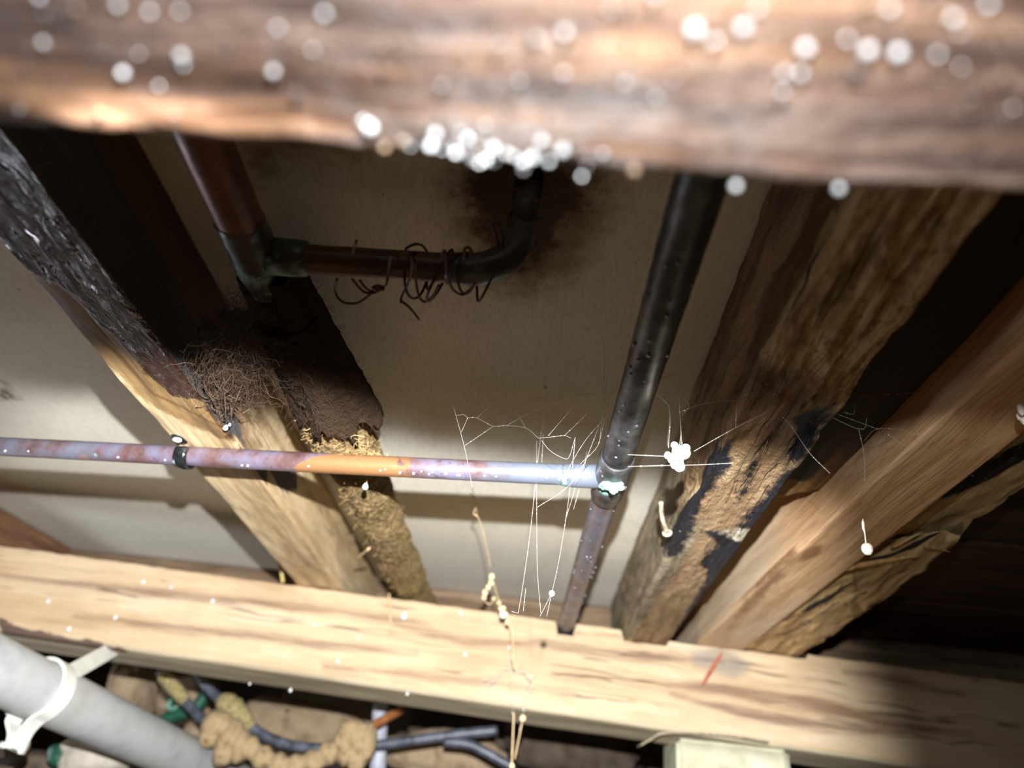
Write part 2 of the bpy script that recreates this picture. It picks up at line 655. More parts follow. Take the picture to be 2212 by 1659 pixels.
near = timber('bearer', [(-0.6, 0.0, ze), (-0.6, 0.1165, ze), (-0.6, 0.1165, 0.257), (-0.6, 0.0, 0.257)],
              [(0.6, 0.0, ze), (0.6, 0.1195, ze), (0.6, 0.1195, 0.257), (0.6, 0.0, 0.257)], m_near, 420, 44, 24, 0.005, 0.0013,
              (45, 160, 160), warp=near_warp,
              masks={'white': lambda V, G: np.where(V[:, 2] < 0.17, mask_z(V, [[e(760, 250)[:2], e(860, 330)[:2], e(1100, 372)[:2], e(1260, 372)[:2], e(1240, 300)[:2], e(1000, 255)[:2]]], 0.012), 0),
                     'orange': lambda V, G: np.clip(0.42 + 0.5 * fbm(G * np.array([9, 60, 60]), 3), 0, 1)}, seed=1.0)
tag(near, 'wet dark reddish-brown timber bearer beaded with droplets, crossing close overhead', 'timber beam')

# far bearer below the joists
m_far = wood('pale_hardwood_bearer', C(164, 136, 104), C(188, 163, 131), C(199, 181, 153), along=3, across=26, rough=0.7, bump=0.35, fine=0.12,
             crack=0.55, blotch=0.25, dist=0.0012, dust=0.25,
             stains=[dict(attr='streak', col=C(112, 80, 62), col2=C(84, 60, 52), amp=1.1, ns=(10, 140, 140), edge=0.3, op=0.75),
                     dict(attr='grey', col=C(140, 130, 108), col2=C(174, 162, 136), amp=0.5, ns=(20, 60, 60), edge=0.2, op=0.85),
                     dict(attr='bark', col=C(62, 48, 42), col2=C(98, 78, 66), amp=0.9, ns=(24, 90, 90), edge=0.1, rough=0.8),
                     dict(attr='blue', col=C(96, 98, 100), amp=1.3, ns=(16, 60, 60), edge=0.45, op=0.55)])


def bfront(x):
    return 1.12 + 0.09 * x


ZT0, ZT1 = 0.272, 0.2365       # bearer top dips a little to the right
xa, xb = -1.15, 1.35
zt = lambda x: np.interp(x, [-0.83, -0.3, 0.15, 0.32, 0.84], [0.268, 0.2615, 0.2545, 0.2475, 0.245])


def zplane(px, py):
    d = ray(px, py)
    # intersect with the vertical plane y = 1.12 + .09 x
    t = 1.12 / (d[1] - 0.09 * d[0])
    return d * t


tp = [zplane(*q) for q in ((0, 1180), (700, 1275), (1350, 1352), (1560, 1385), (2212, 1480))]
bt = [zplane(*q) for q in ((0, 1368), (400, 1415), (900, 1492), (1400, 1588), (2000, 1655))]
T = np.polyfit([q[0] for q in tp], [q[2] for q in tp], 1)
Bm = np.polyfit([q[0] for q in bt], [q[2] for q in bt], 1)


def far_mask_front(pols, R=0.012):
    polys = [[(zplane(*q)[0], zplane(*q)[2]) for q in p] for p in pols]

    def fn(V, G):
        mm = np.full(len(V), -1e9)
        for p in polys:
            mm = np.maximum(mm, sd_poly(V[:, [0, 2]], p))
        fr = (V[:, 1] - bfront(V[:, 0])) < 0.012
        return np.where(fr, np.clip(0.5 + mm / (2 * R), 0, 1), 0)
    return fn


def band(pts, h):
    n_ = len(pts)
    t_ = [max(0.08, math.sin(math.pi * (k + 0.15) / (n_ - 0.7))) for k in range(n_)]
    return [(x, y - h * t) for (x, y), t in zip(pts, t_)] + [(x, y + h * t) for (x, y), t in zip(pts[::-1], t_[::-1])]


def far_warp(V, G):
    V = V.copy()
    # notches where the two right joists are housed
    for x0, x1, dz in ((0.0455, 0.0745, 0.020), (0.150, 0.222, 0.017), (0.222, 0.45, 0.008)):
        k = (V[:, 0] > x0) & (V[:, 0] < x1)
        topd = np.clip((V[:, 2] - (np.polyval(T, V[:, 0]) - 0.03)) / 0.03, 0, 1)
        V[:, 2] -= np.where(k, dz * topd, 0)
    k2 = (V[:, 2] > np.polyval(T, V[:, 0]) - 0.03)
    V[:, 2] += np.where(k2, 0.0012 * fbm(np.stack([V[:, 0] * 70, V[:, 0] * 0, V[:, 0] * 0], 1), 3), 0)
    return V


q = lambda x: [(x, bfront(x), np.polyval(Bm, x)), (x, bfront(x) + 0.075, np.polyval(Bm, x) - 0.013), (x, bfront(x) + 0.09, np.polyval(T, x)), (x, bfront(x), np.polyval(T, x))]
far = timber('bearer', q(xa), q(xb), m_far, 520, 8, 26, 0.003, 0.0007, (14, 90, 90), warp=far_warp,
             masks={'streak': far_mask_front([band([(0, 1245), (150, 1262), (330, 1280), (600, 1305), (800, 1330), (930, 1352)], 8),
                                              band([(160, 1330), (420, 1360), (700, 1392), (900, 1412)], 7),
                                              band([(850, 1345), (1000, 1385), (1180, 1392), (1400, 1420), (1560, 1430)], 8),
                                              band([(1380, 1470), (1560, 1490), (1750, 1520), (1900, 1560), (2100, 1590)], 14),
                                              band([(1450, 1500), (1600, 1540), (1800, 1570), (1950, 1585)], 11),
                                              band([(1820, 1450), (1930, 1470), (2080, 1500)], 12), band([(700, 1440), (1000, 1470), (1250, 1500)], 4)]),
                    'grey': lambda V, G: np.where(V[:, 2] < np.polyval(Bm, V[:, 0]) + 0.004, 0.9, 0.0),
                    'bark': far_mask_front([[(0, 1335), (30, 1350), (120, 1372), (260, 1398), (300, 1425), (200, 1412), (0, 1385)]]),
                    'blue': far_mask_front([[(1490, 1400), (1560, 1385), (1620, 1430), (1590, 1470), (1500, 1440)]])}, seed=2.0)
tag(far, 'pale tan timber bearer running across below the joists, streaked with dark resin lines', 'timber beam')

# left joist
m_left = wood('left_joist_timber', C(164, 136, 98), C(204, 178, 136), C(222, 202, 166), along=5, across=40, rough=0.78, bump=0.5, fine=0.3, crack=0.4,
              blotch=0.2, dist=0.0015, dust=0.15,
              stains=[dict(attr='damp', col=C(116, 90, 56), col2=C(154, 124, 82), amp=0.55, ns=(22, 60, 60), edge=0.10, rough=0.55),
                      dict(attr='rim', col=C(86, 56, 26), amp=0.35, ns=(22, 60, 60), edge=0.2, op=0.7),
                      dict(attr='wet', col=C(44, 26, 18), col2=C(66, 42, 28), amp=0.45, ns=(22, 60, 60), edge=0.05, rough=0.14, wet=4.5),
                      dict(attr='brown', col=C(70, 46, 28), col2=C(98, 68, 42), amp=0.5, edge=0.2, rough=0.7),
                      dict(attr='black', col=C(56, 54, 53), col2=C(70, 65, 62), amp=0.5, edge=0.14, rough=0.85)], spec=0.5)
wetpoly = zpoly([(-900, -400), (20, 280), (460, 880), (545, 960), (560, 1000), (500, 950), (430, 868), (370, 858), (310, 805), (250, 730), (200, 690), (160, 640), (100, 602), (50, 578), (0, 548), (-900, 300)], ZB)
damppoly = zpoly([(-900, -400), (20, 280), (520, 930), (575, 1010), (500, 955), (420, 925), (330, 880), (258, 815), (180, 760), (0, 560), (-900, 300)], ZB)
wetpoly2 = zpoly([(470, 900), (520, 930), (560, 905), (600, 960), (520, 985)], ZB)


def onbot(V):
    return V[:, 2] < ZB + 0.006


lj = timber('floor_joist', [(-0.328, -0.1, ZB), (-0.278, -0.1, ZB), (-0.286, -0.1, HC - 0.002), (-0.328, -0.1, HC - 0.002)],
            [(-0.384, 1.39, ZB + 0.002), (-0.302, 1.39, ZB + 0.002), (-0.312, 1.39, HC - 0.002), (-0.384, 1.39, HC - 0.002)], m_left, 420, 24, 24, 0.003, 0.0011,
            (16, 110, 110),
            masks={'wet': lambda V, G: np.where(onbot(V), mask_z(V, [wetpoly, wetpoly2], 0.025), np.where((V[:, 0] > -0.31) & (V[:, 2] < ZB + 0.02), np.clip(1.4 - V[:, 1] / 0.5, 0, 1), 0)),
                   'damp': lambda V, G: np.where(onbot(V), mask_z(V, [damppoly], 0.025), 0),
                   'rim': lambda V, G: np.where(onbot(V), np.clip(0.75 - np.abs(mask_z(V, [zpoly([(-900, -400), (20, 280), (520, 930), (430, 890), (350, 850), (280, 770), (190, 690), (100, 600), (0, 560), (-900, 300)], ZB)], 0.025) - 0.30) * 6, 0, 1), 0),
                   'brown': lambda V, G: np.where(~onbot(V) & (V[:, 0] > -0.34), np.clip(1.35 - V[:, 1] / 0.75, 0, 1), 0),
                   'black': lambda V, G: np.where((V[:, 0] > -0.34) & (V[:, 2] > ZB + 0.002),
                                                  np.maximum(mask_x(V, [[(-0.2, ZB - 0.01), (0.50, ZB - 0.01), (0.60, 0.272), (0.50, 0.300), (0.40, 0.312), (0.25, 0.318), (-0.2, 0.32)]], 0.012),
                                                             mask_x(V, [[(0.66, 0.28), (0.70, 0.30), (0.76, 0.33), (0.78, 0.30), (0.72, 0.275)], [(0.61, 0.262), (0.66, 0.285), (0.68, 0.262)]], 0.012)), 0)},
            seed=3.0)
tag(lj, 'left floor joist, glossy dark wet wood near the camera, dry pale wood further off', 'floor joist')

# rotten right joist
m_right = wood('rotten_joist_timber', C(124, 98, 68), C(206, 180, 136), C(232, 210, 170), along=9, across=60, rough=0.85, bump=1.0, fine=0.5, crack=1.0,
               blotch=0.3, dist=0.004, pock=0.9, spec=0.25, dust=0.3,
               stains=[dict(attr='brown', col=C(92, 68, 48), col2=C(146, 114, 80), amp=0.7, ns=(30, 90, 90), edge=0.2, rough=0.6),
                       dict(attr='tan', col=C(136, 108, 78), col2=C(166, 138, 104), amp=0.6, ns=(25, 70, 70), edge=0.2),
                       dict(attr='weathered', col=C(116, 102, 80), col2=C(164, 150, 124), amp=0.5, ns=(12, 160, 160), edge=0.2),
                       dict(attr='black', col=C(18, 18, 22), col2=C(44, 44, 52), amp=1.1, ns=(45, 80, 80), edge=0.14, rough=0.6),
                       dict(attr='fungus', col=C(170, 156, 132), col2=C(214, 206, 188), amp=1.6, ns=(120, 200, 200), edge=0.3, rough=0.95)])


def rj_extra(V, G):
    # decayed, crumbling underside towards the near end and a split left arris
    k = np.clip((0.62 - V[:, 1]) / 0.2, 0, 1)
    b = (V[:, 2] < ZB + 0.02)
    d = 0.0035 * fbm(np.stack([V[:, 1] * 30, V[:, 0] * 160, V[:, 2] * 160], 1), 5) * k
    cr = fbm(np.stack([V[:, 1] * 3.5, V[:, 0] * 120 + 5, V[:, 2] * 40], 1), 3)
    d -= 0.006 * np.clip(1 - np.abs(cr - 0.15) / 0.07, 0, 1) * k * b
    d -= 0.012 * np.clip((0.150 - V[:, 0]) / 0.015, 0, 1) * b * np.clip(0.5 + fbm(np.stack([V[:, 1] * 14, V[:, 0] * 0, V[:, 2] * 0], 1), 3) * 1.5, 0, 1) * np.clip((0.75 - V[:, 1]) / 0.2, 0, 1)
    return d


zpR = lambda p: zpoly(p, ZB - 0.002)
rj = timber('floor_joist', [(0.122, -0.1, ZB), (0.185, -0.1, ZB), (0.185, -0.1, HC - 0.002), (0.122, -0.1, HC - 0.002)],
            [(0.158, 1.36, 0.236), (0.228, 1.36, 0.236), (0.226, 1.36, HC - 0.002), (0.158, 1.36, HC - 0.002)], m_right, 420, 30, 22, 0.004, 0.0016,
            (24, 120, 120), extra=rj_extra,
            masks={'brown': lambda V, G: np.where(V[:, 0] < 0.15, np.clip(1.35 - V[:, 1] / 0.75, 0, 1), 0) * (V[:, 2] > ZB + 0.003) + np.where(onbot(V), mask_z(V, [zpR([(1500, 300), (1840, 300), (1700, 600), (1600, 850), (1560, 960), (1400, 960)]), zpR([(1560, 760), (1780, 800), (1800, 880), (1700, 990), (1500, 990)])], 0.02), 0),
                   'tan': lambda V, G: np.where(V[:, 2] < ZB, mask_z(V, [zpR([(1500, 960), (1740, 940), (1720, 1000), (1640, 1110), (1480, 1400), (1340, 1400), (1440, 1100)])], 0.02), 0),
                   'weathered': lambda V, G: np.where((V[:, 0] < 0.162) & (V[:, 2] > 0.25 - 0.01), np.clip((V[:, 1] - 0.58) / 0.3 + 0.3, 0, 1), 0),
                   'black': lambda V, G: np.where(V[:, 2] < ZB + 0.004, mask_z(V, [zpR([(1580, 930), (1510, 1000), (1450, 1100), (1430, 1190), (1475, 1170), (1520, 1060), (1580, 985)]),
                                                                             zpR([(1735, 950), (1690, 1040), (1640, 1120), (1600, 1190), (1560, 1260), (1490, 1350), (1455, 1340), (1530, 1220), (1510, 1190), (1580, 1130), (1650, 1050)]),
                                                                             zpR([(1520, 1125), (1640, 1120), (1640, 1160), (1560, 1165)]), zpR([(1640, 960), (1620, 1030), (1590, 1060), (1610, 1000)]),
                                                                             zpR([(1720, 880), (1800, 850), (1740, 960), (1690, 1000)])], 0.012), 0),
                   'fungus': lambda V, G: np.where(V[:, 2] < ZB + 0.004, mask_z(V, [zpR([(1548, 1125), (1600, 1118), (1645, 1128), (1630, 1148), (1585, 1145)])], 0.008), 0)}, seed=4.0)
tag(rj, 'decayed floor joist right of the thick copper pipe, crumbling brown underside with black mould', 'floor joist')

# clean sister joist, and the broken old joist beside it
m_sister = wood('orange_pine_timber', C(192, 144, 100), C(222, 180, 136), C(234, 202, 162), along=3, across=60, rough=0.7, bump=0.4, fine=0.5, crack=0.25,
                blotch=0.12, dist=0.001, dust=0.12,
                stains=[dict(attr='pale', col=C(178, 158, 132), col2=C(204, 186, 160), amp=0.5, ns=(9, 60, 60), edge=0.3, op=0.85),
                        dict(attr='knot', col=C(128, 84, 50), col2=C(96, 62, 38), amp=0.6, ns=(30, 130, 130), edge=0.2, op=0.8)])
kx = PZ(1750, 1190, 0.255)
sj = timber('floor_joist', [(0.270, -0.1, ZB), (0.322, -0.1, ZB), (0.322, -0.1, HC - 0.002), (0.270, -0.1, HC - 0.002)],
            [(0.271, 1.36, 0.246), (0.352, 1.36, 0.246), (0.352, 1.36, HC - 0.002), (0.276, 1.36, HC - 0.002)], m_sister, 380, 20, 20, 0.003, 0.0006, (9, 130, 130),
            masks={'pale': lambda V, G: np.clip((V[:, 1] - 0.55) / 0.6, 0, 0.8) * np.where(V[:, 2] > ZB + 0.001, 1.6, 0.75),
                   'knot': lambda V, G: np.where(V[:, 2] < ZB + 0.002, np.maximum(np.clip(1.0 - np.hypot((V[:, 0] - kx[0]) / 0.016, (V[:, 1] - kx[1]) / 0.05), 0, 1), mask_z(V, [zpoly([(1690, 1200), (1740, 1195), (1690, 1260), (1610, 1330), (1560, 1370), (1620, 1270)], 0.25)], 0.02) * 0.8), 0)}, seed=5.0)
tag(sj, 'clean orange-brown sister joist with a knot and visible fine grain', 'floor joist')

m_old = wood('broken_old_joist_timber', C(140, 104, 66), C(200, 164, 114), C(222, 194, 146), along=7, across=60, rough=0.82, bump=0.8, fine=0.4, crack=0.9,
             blotch=0.3, dist=0.003, pock=0.35, dust=0.5,
             stains=[dict(attr='decay', col=C(150, 124, 80), col2=C(200, 174, 124), amp=0.6, ns=(60, 120, 120), edge=0.2, rough=0.9),
                     dict(attr='dark_strip', col=C(20, 17, 15), col2=C(38, 30, 24), amp=0.8, ns=(30, 80, 80), edge=0.12)])  # near-black strips along the edges and cracks of the old joist
old = empty('floor_joist', (0.39, 0.7, ZB), 'old yellowish floor joist right of the orange one, its underside broken away in jagged flakes', 'floor joist')
timber('joist_core', [(0.325, -0.1, 0.290), (0.43, -0.1, 0.296), (0.43, -0.1, HC - 0.002), (0.325, -0.1, HC - 0.002)],
       [(0.354, 1.36, 0.276), (0.445, 1.36, 0.282), (0.445, 1.36, HC - 0.002), (0.354, 1.36, HC - 0.002)], m_old, 300, 24, 12, 0.004, 0.003, (26, 100, 100), parent=old,
       masks={'decay': lambda V, G: np.clip(0.2 + V[:, 1], 0, 0.9), 'dark_strip': lambda V, G: np.where(V[:, 2] < 0.33, mask_z(V, [zpoly([(2080, 1215), (2140, 1150), (2212, 1100), (2240, 1120), (2150, 1190)], 0.285), zpoly([(1960, 1060), (2212, 960), (2300, 900), (2300, 960), (2100, 1050), (2000, 1085)], 0.288)], 0.015), 0)}, seed=6.0)


def old_low_warp(V, G):
    V = V.copy()
    t = (V[:, 1] - 0.69) / 0.65
    # jagged near end: the break runs back further at the left, spikes at the right
    xx = (V[:, 0] - 0.35) / 0.09
    jag = 0.04 * fbm(np.stack([V[:, 0] * 70, V[:, 2] * 20, V[:, 0] * 0], 1), 4) + 0.22 * np.clip(0.45 - xx, 0, 1) - 0.03 * xx
    V[:, 1] += jag * np.clip(1 - t, 0, 1) ** 2
    # feather to a ragged edge
    V[:, 2] += np.clip(1 - t / 0.10, 0, 1) ** 2 * 0.012 * (1 - np.clip((V[:, 2] - 0.25) / 0.04, 0, 1))
    V[:, 0] += np.where(xx > 0.6, 0.004 * fbm(np.stack([V[:, 1] * 40, V[:, 2] * 30, V[:, 0] * 0], 1), 4), 0)
    return V


timber('joist_lower_flake', [(0.338, 0.69, 0.262), (0.428, 0.69, 0.266), (0.428, 0.69, 0.300), (0.338, 0.69, 0.296)],
       [(0.354, 1.34, 0.246), (0.446, 1.34, 0.246), (0.446, 1.34, 0.286), (0.354, 1.34, 0.280)], m_old, 260, 26, 8, 0.004, 0.0022, (18, 110, 110), parent=old, warp=old_low_warp,
       masks={'decay': lambda V, G: np.clip(0.75 - (V[:, 1] - 0.6) * 1.6, 0, 1), 'dark_strip': lambda V, G: np.where(V[:, 1] < 0.9, mask_z(V, [zpoly(band([(1870, 1255), (1800, 1290), (1700, 1340)], 5), 0.255), zpoly(band([(1850, 1180), (1950, 1205), (2010, 1190)], 5), 0.262)], 0.006), 0)}, seed=7.0)
# loose slivers of the break
m_sliver = wood('splintered_yellow_wood', C(150, 108, 58), C(196, 156, 98), C(216, 184, 132), along=8, across=90, bump=0.6, crack=0.5)
for i, (pa, pb, za, zb, wd) in enumerate([((1815, 1232), (1990, 1200), 0.255, 0.258, 0.010), ((1905, 1085), (1990, 1050), 0.268, 0.270, 0.006), ((1890, 1100), (1960, 1060), 0.266, 0.272, 0.004),
                                          ((1880, 1150), (1930, 1120), 0.264, 0.268, 0.006), ((1905, 1165), (1975, 1125), 0.266, 0.268, 0.005), ((1930, 1180), (1995, 1150), 0.265, 0.268, 0.006), ((2000, 1180), (2055, 1196), 0.262, 0.262, 0.006)]):
    a, b = PZ(*pa, za), PZ(*pb, zb)
    pth = line(a, b, 14)
    pth[:, 2] += 0.002 * np.sin(np.linspace(0, 3, 14) + i)
    rr = wd / 2 * (1 - np.linspace(0, 1, 14) ** 2 * 0.95)
    vv, ff = tube(pth, rr, 7)
    vv[:, 2] = pth[:, 2].mean() + (vv[:, 2] - pth[:, 2].mean()) * 0.6 + 0.0006 * fbm(vv * 300, 3)
    mesh_obj('sliver', vv, ff, m_sliver, old, True, {'grain': vv[:, [1, 0, 2]]})

# filler board between the two right joists, its near half a darker brown
m_fill = wood('stained_filler_board', C(60, 42, 24), C(120, 88, 48), C(160, 122, 72), along=5, across=60, rough=0.8, bump=0.5, fine=0.4, crack=0.4,
              stains=[dict(attr='black', col=C(14, 13, 15), col2=C(30, 26, 26), amp=0.9, ns=(9, 90, 90), edge=0.15, rough=0.75),
                      dict(attr='brown', col=C(38, 24, 18), col2=C(52, 34, 26), amp=0.5, edge=0.25)])
fb = timber('filler_board', [(0.193, -0.08, 0.288), (0.268, -0.08, 0.288), (0.268, -0.08, 0.330), (0.193, -0.08, 0.330)],
            [(0.218, 0.655, 0.288), (0.269, 0.615, 0.288), (0.269, 0.615, 0.330), (0.218, 0.655, 0.330)], m_fill, 200, 16, 8, 0.002, 0.001, (16, 100, 100),
            masks={'black': lambda V, G: mask_z(V, [zpoly([(1800, 860), (1900, 880), (1790, 990), (1745, 1040), (1690, 1030), (1700, 980)], 0.288), zpoly([(1900, 960), (1990, 930), (1900, 1020), (1850, 1060), (1795, 1045)], 0.288)], 0.01),
                   'brown': lambda V, G: np.clip(1.0 - (V[:, 1] - 0.40) / 0.3, 0, 1)}, seed=8.0)
tag(fb, 'short dark board with black mould wedged between the decayed joist and the orange joist', 'board')

# far left joist and the rim boards closing the joist bay
m_brown = wood('brown_rim_timber', C(80, 63, 48), C(118, 97, 76), C(146, 125, 102), along=3, across=50, rough=0.8, bump=0.5, fine=0.35, crack=0.3, blotch=0.3, dist=0.0015, dust=0.1)
m_ljo = wood('far_left_joist_timber', C(70, 46, 32), C(112, 80, 58), C(140, 106, 78), along=3, across=50, rough=0.8, bump=0.5)
j0 = timber('floor_joist', [(-1.02, -0.1, ZB + 0.012), (-0.958, -0.1, ZB + 0.012), (-0.958, -0.1, HC - 0.002), (-1.02, -0.1, HC - 0.002)],
            [(-1.02, 1.39, ZB + 0.012), (-0.955, 1.39, ZB + 0.012), (-0.955, 1.39, HC - 0.002), (-1.02, 1.39, HC - 0.002)], m_ljo, 200, 8, 12, 0.003, 0.001, seed=9.0)
tag(j0, 'brown floor joist showing only at the left edge above the bearer', 'floor joist')
rim = empty('rim_joist', (0, 1.42, 0.3), 'brown timber rim boards closing off the joist bays behind the far bearer', 'timber board')
ry = lambda x: 1.40 + 0.02 * x
timber('upper_board', [(-1.5, ry(-1.5), 0.322), (-1.5, ry(-1.5) + 0.03, 0.322), (-1.5, ry(-1.5) + 0.03, HC - 0.003), (-1.5, ry(-1.5), HC - 0.003)],
       [(1.6, ry(1.6), 0.322), (1.6, ry(1.6) + 0.03, 0.322), (1.6, ry(1.6) + 0.03, HC - 0.003), (1.6, ry(1.6), HC - 0.003)], m_brown, 300, 4, 8, 0.003, 0.001, parent=rim, seed=10.0)
timber('lower_board', [(-1.5, ry(-1.5) - 0.016, 0.20), (-1.5, ry(-1.5) + 0.03, 0.20), (-1.5, ry(-1.5) + 0.03, 0.320), (-1.5, ry(-1.5) - 0.016, 0.320)],
       [(1.6, ry(1.6) - 0.016, 0.20), (1.6, ry(1.6) + 0.03, 0.20), (1.6, ry(1.6) + 0.03, 0.320), (1.6, ry(1.6) - 0.016, 0.320)], m_brown, 300, 6, 10, 0.003, 0.001, parent=rim, seed=11.0)

# dark boards over the bay at the right
m_dkb = wood('dark_brown_floorboard', C(34, 23, 15), C(62, 44, 29), C(88, 64, 44), along=3, across=50, rough=0.8, bump=0.5, fine=0.4, crack=0.3)
fbd = empty('floorboards', (0.95, 0.9, 0.35), 'dark brown floorboards overhead to the right of the broken old joist', 'floorboard')
for k_, y_ in enumerate(np.arange(0.30, 1.36, 0.135)):
    timber('plank', [(0.452, y_, 0.340 + 0.0015 * (k_ % 2)), (0.452, y_ + 0.131, 0.340 + 0.0015 * (k_ % 2)), (0.452, y_ + 0.131, 0.354), (0.452, y_, 0.354)],
           [(1.6, y_, 0.340 + 0.0015 * (k_ % 2)), (1.6, y_ + 0.131, 0.340 + 0.0015 * (k_ % 2)), (1.6, y_ + 0.131, 0.354), (1.6, y_, 0.354)], m_dkb, 60, 8, 2, 0.002, 0.0005, parent=fbd, seed=20.0 + k_)

# ------------------------------------------------------------------ copper pipework
m_cu = copper('aged_copper', C(104, 78, 76), C(112, 106, 124), C(70, 50, 50), 0.0, C(142, 102, 68))
m_cu_dark = copper('dark_tarnished_copper', C(62, 60, 61), C(92, 94, 98), C(30, 29, 30), 0.12)
m_cu_red = copper('reddish_brown_copper', C(112, 66, 48), C(84, 52, 44), C(40, 27, 23), 0.0)
m_cu_brown = copper('dull_brown_copper', C(92, 66, 54), C(72, 58, 54), C(34, 28, 26), 0.15)
m_cu_green = copper('verdigris_fitting', C(70, 62, 58), C(62, 78, 76), C(26, 28, 28), 0.7)
m_drop = M('water_drop')
m_drop = m_drop.out(C(226, 230, 232), 0.06, None, 0, 0.8)  # opaque near-white paints in the glint that a clear drop would show
m_verd = plain('pale_verdigris_crust', C(86, 128, 120), C(146, 176, 166), 0.85, 180, 0.8, 0.001)


def pipe_obj(name, pts, r, mat, parent, seg=28, amp=0.0002, bright=None, verd=None, slate=None):
    v, f = tube(pts, r, seg)
    at = {}
    at['verdigris'] = verd(v) if verd else np.zeros(len(v))
    at['slate'] = slate(v) if slate else np.zeros(len(v))
    if bright:
        at['bright'] = bright(v)
    else:
        at['bright'] = np.zeros(len(v))
    return mesh_obj(name, v, f, mat, parent, True, at, amp * fbm(v * 140, 3))


XB, ZBp = 0.0605, 0.250
a0 = np.array([XB + 0.001, 0.1205, ZBp + 0.002])
tee = np.array([XB, 0.545, ZBp])
a1 = np.array([XB - 0.001, 1.30, ZBp + 0.004])
run = empty('copper_pipe_run', tee, 'thick tarnished copper pipe along the joists with a thin branch soldered into its tee', 'pipe')
pipe_obj('main_pipe', line(a0, tee, 120), 0.0125, m_cu_dark, run, amp=0.0005, verd=lambda v: np.clip(0.15 + (v[:, 1] - 0.45) * 3, 0, 0.34))
pipe_obj('main_pipe', line(tee, a1, 120), 0.0125, m_cu, run, amp=0.0005, verd=lambda v: np.clip(0.30 - (v[:, 1] - 0.6), 0, 0.3), slate=lambda v: np.full(len(v), 0.55))
prof = [(-0.040, 0.0139), (-0.037, 0.0149), (0.026, 0.0149), (0.030, 0.0147), (0.040, 0.0142), (0.043, 0.0128)]
dv = _n(a1 - a0)
sub = []
for k in range(len(prof) - 1):
    for t in np.linspace(0, 1, 6, endpoint=False):
        sub.append((prof[k][0] * (1 - t) + prof[k + 1][0] * t, prof[k][1] * (1 - t) + prof[k + 1][1] * t))
sub.append(prof[-1])
pipe_obj('tee_fitting', [tee + dv * s for s, _ in sub], [r for _, r in sub], m_cu_dark, run, amp=0.0004,
         verd=lambda v: np.clip(0.62 - np.abs(v[:, 1] - 0.548) / 0.035, 0.22, 0.7))
# branch to the left, passing under the left joist
bp = [PZ(-250, 955, ZBp), PZ(0, 960, ZBp), PZ(400, 986, ZBp), PZ(900, 1013, ZBp), PZ(1290, 1026, ZBp)]
bl = np.array(bp)
bl[-1] = tee
bl[:, 2] = ZBp
bfit = np.polyfit(bl[:, 0], bl[:, 1], 1)
by = lambda x: np.polyval(bfit, x)
bpts = np.array([[x, by(x), ZBp + 0.0003 * math.sin(9 * x)] for x in np.linspace(-0.95, XB - 0.006, 160)])


def br_bright(v):
    px0, px1 = PZ(620, 1000, ZBp)[0], PZ(850, 1010, ZBp)[0]
    b = np.clip(1.25 - np.abs(v[:, 0] - (px0 * 0.4 + px1 * 0.6)) / ((px1 - px0) / 1.8) * 0.8 - 60 * np.clip(v[:, 2] - ZBp + 0.009 - 0.17 * (v[:, 0] - px0), 0, 1), 0, 0.9)
    c = PZ(188, 972, ZBp)
    return np.maximum(b, np.clip(0.95 - np.linalg.norm(v - (c + [0, 0, -0.009]), axis=1) / 0.012, 0, 1))


def br_verd(v):
    c = PZ(203, 985, ZBp - 0.009)
    return np.maximum(np.clip(0.95 - np.linalg.norm(v - c, axis=1) / 0.010, 0, 1), np.clip(0.62 - np.abs(v[:, 0] - (XB - 0.042)) / 0.03, 0, 1))


pipe_obj('branch_pipe', bpts, 0.0093, m_cu, run, 26, 0.0002, br_bright, br_verd, lambda v: np.maximum(np.clip((v[:, 0] + 0.10) / 0.10, 0, 1), np.clip((-0.36 - v[:, 0]) / 0.15, 0, 0.5)))
sock = [(XB - 0.005, 0.0106), (XB - 0.034, 0.0106), (XB - 0.037, 0.0104), (XB - 0.040, 0.0098), (XB - 0.042, 0.0094)]
pipe_obj('branch_socket', [np.array([x, by(x), ZBp]) for x, _ in sock], [r for _, r in sock], m_cu, run, 26, 0.0002, None, br_verd, lambda v: np.ones(len(v)))
# verdigris crust hanging from the tee
v_, f_ = ico(4)
q_ = v_ * (1 + 0.45 * fbm(v_ * 2.5 + 4, 4))[:, None] * np.array([0.0105, 0.0075, 0.004]) + tee + np.array([0.0, -0.012, -0.0145])
parts = [(q_, f_), ball(tee + np.array([0.0005, -0.016, -0.0185]), 0.0042, 3, (1, 0.9, 1.2), 0.35, 2)]
tag(mesh_obj('verdigris_crust', *merge(parts), m_verd, run), 'pale green crust under the tee')
# droplets on the pipes
parts = []
for k in range(70):
    y = random.uniform(0.24, 1.1)
    a = random.uniform(-1.25, 1.25)
    r = random.uniform(0.0008, 0.0017)
    rad = 0.0149 if abs(y - 0.545) < 0.04 else 0.0128
    parts.append(ball((XB + math.sin(a) * rad, y, ZBp + 0.001 - math.cos(a) * rad), r, 2, (1, 1.3, 0.8)))
m_wetcu = plain('wet_copper_blister', C(96, 92, 100), C(140, 138, 146), 0.12, 300, 0.1, 0.0005, 0.4, 0.7)
tag(mesh_obj('condensation', *merge(parts), m_wetcu, run), kind='stuff')
parts = []
for px in (838, 848, 872, 905, 922, 935, 944, 972, 995, 998, 1050, 1075, 1180, 1205, 550, 556, 62, 300, 120, 395, 690):
    py = 985 + (px * 0.033) + random.uniform(0, 22)
    c = PZ(px, py, ZBp)
    x = c[0]
    a = random.uniform(-0.9, 0.4)
    parts.append(ball((x, by(x) - 0.0094 * math.cos(a) * 0.72, ZBp - 0.0094 * (0.70 - 0.25 * a)), random.uniform(0.0007, 0.0012), 2))
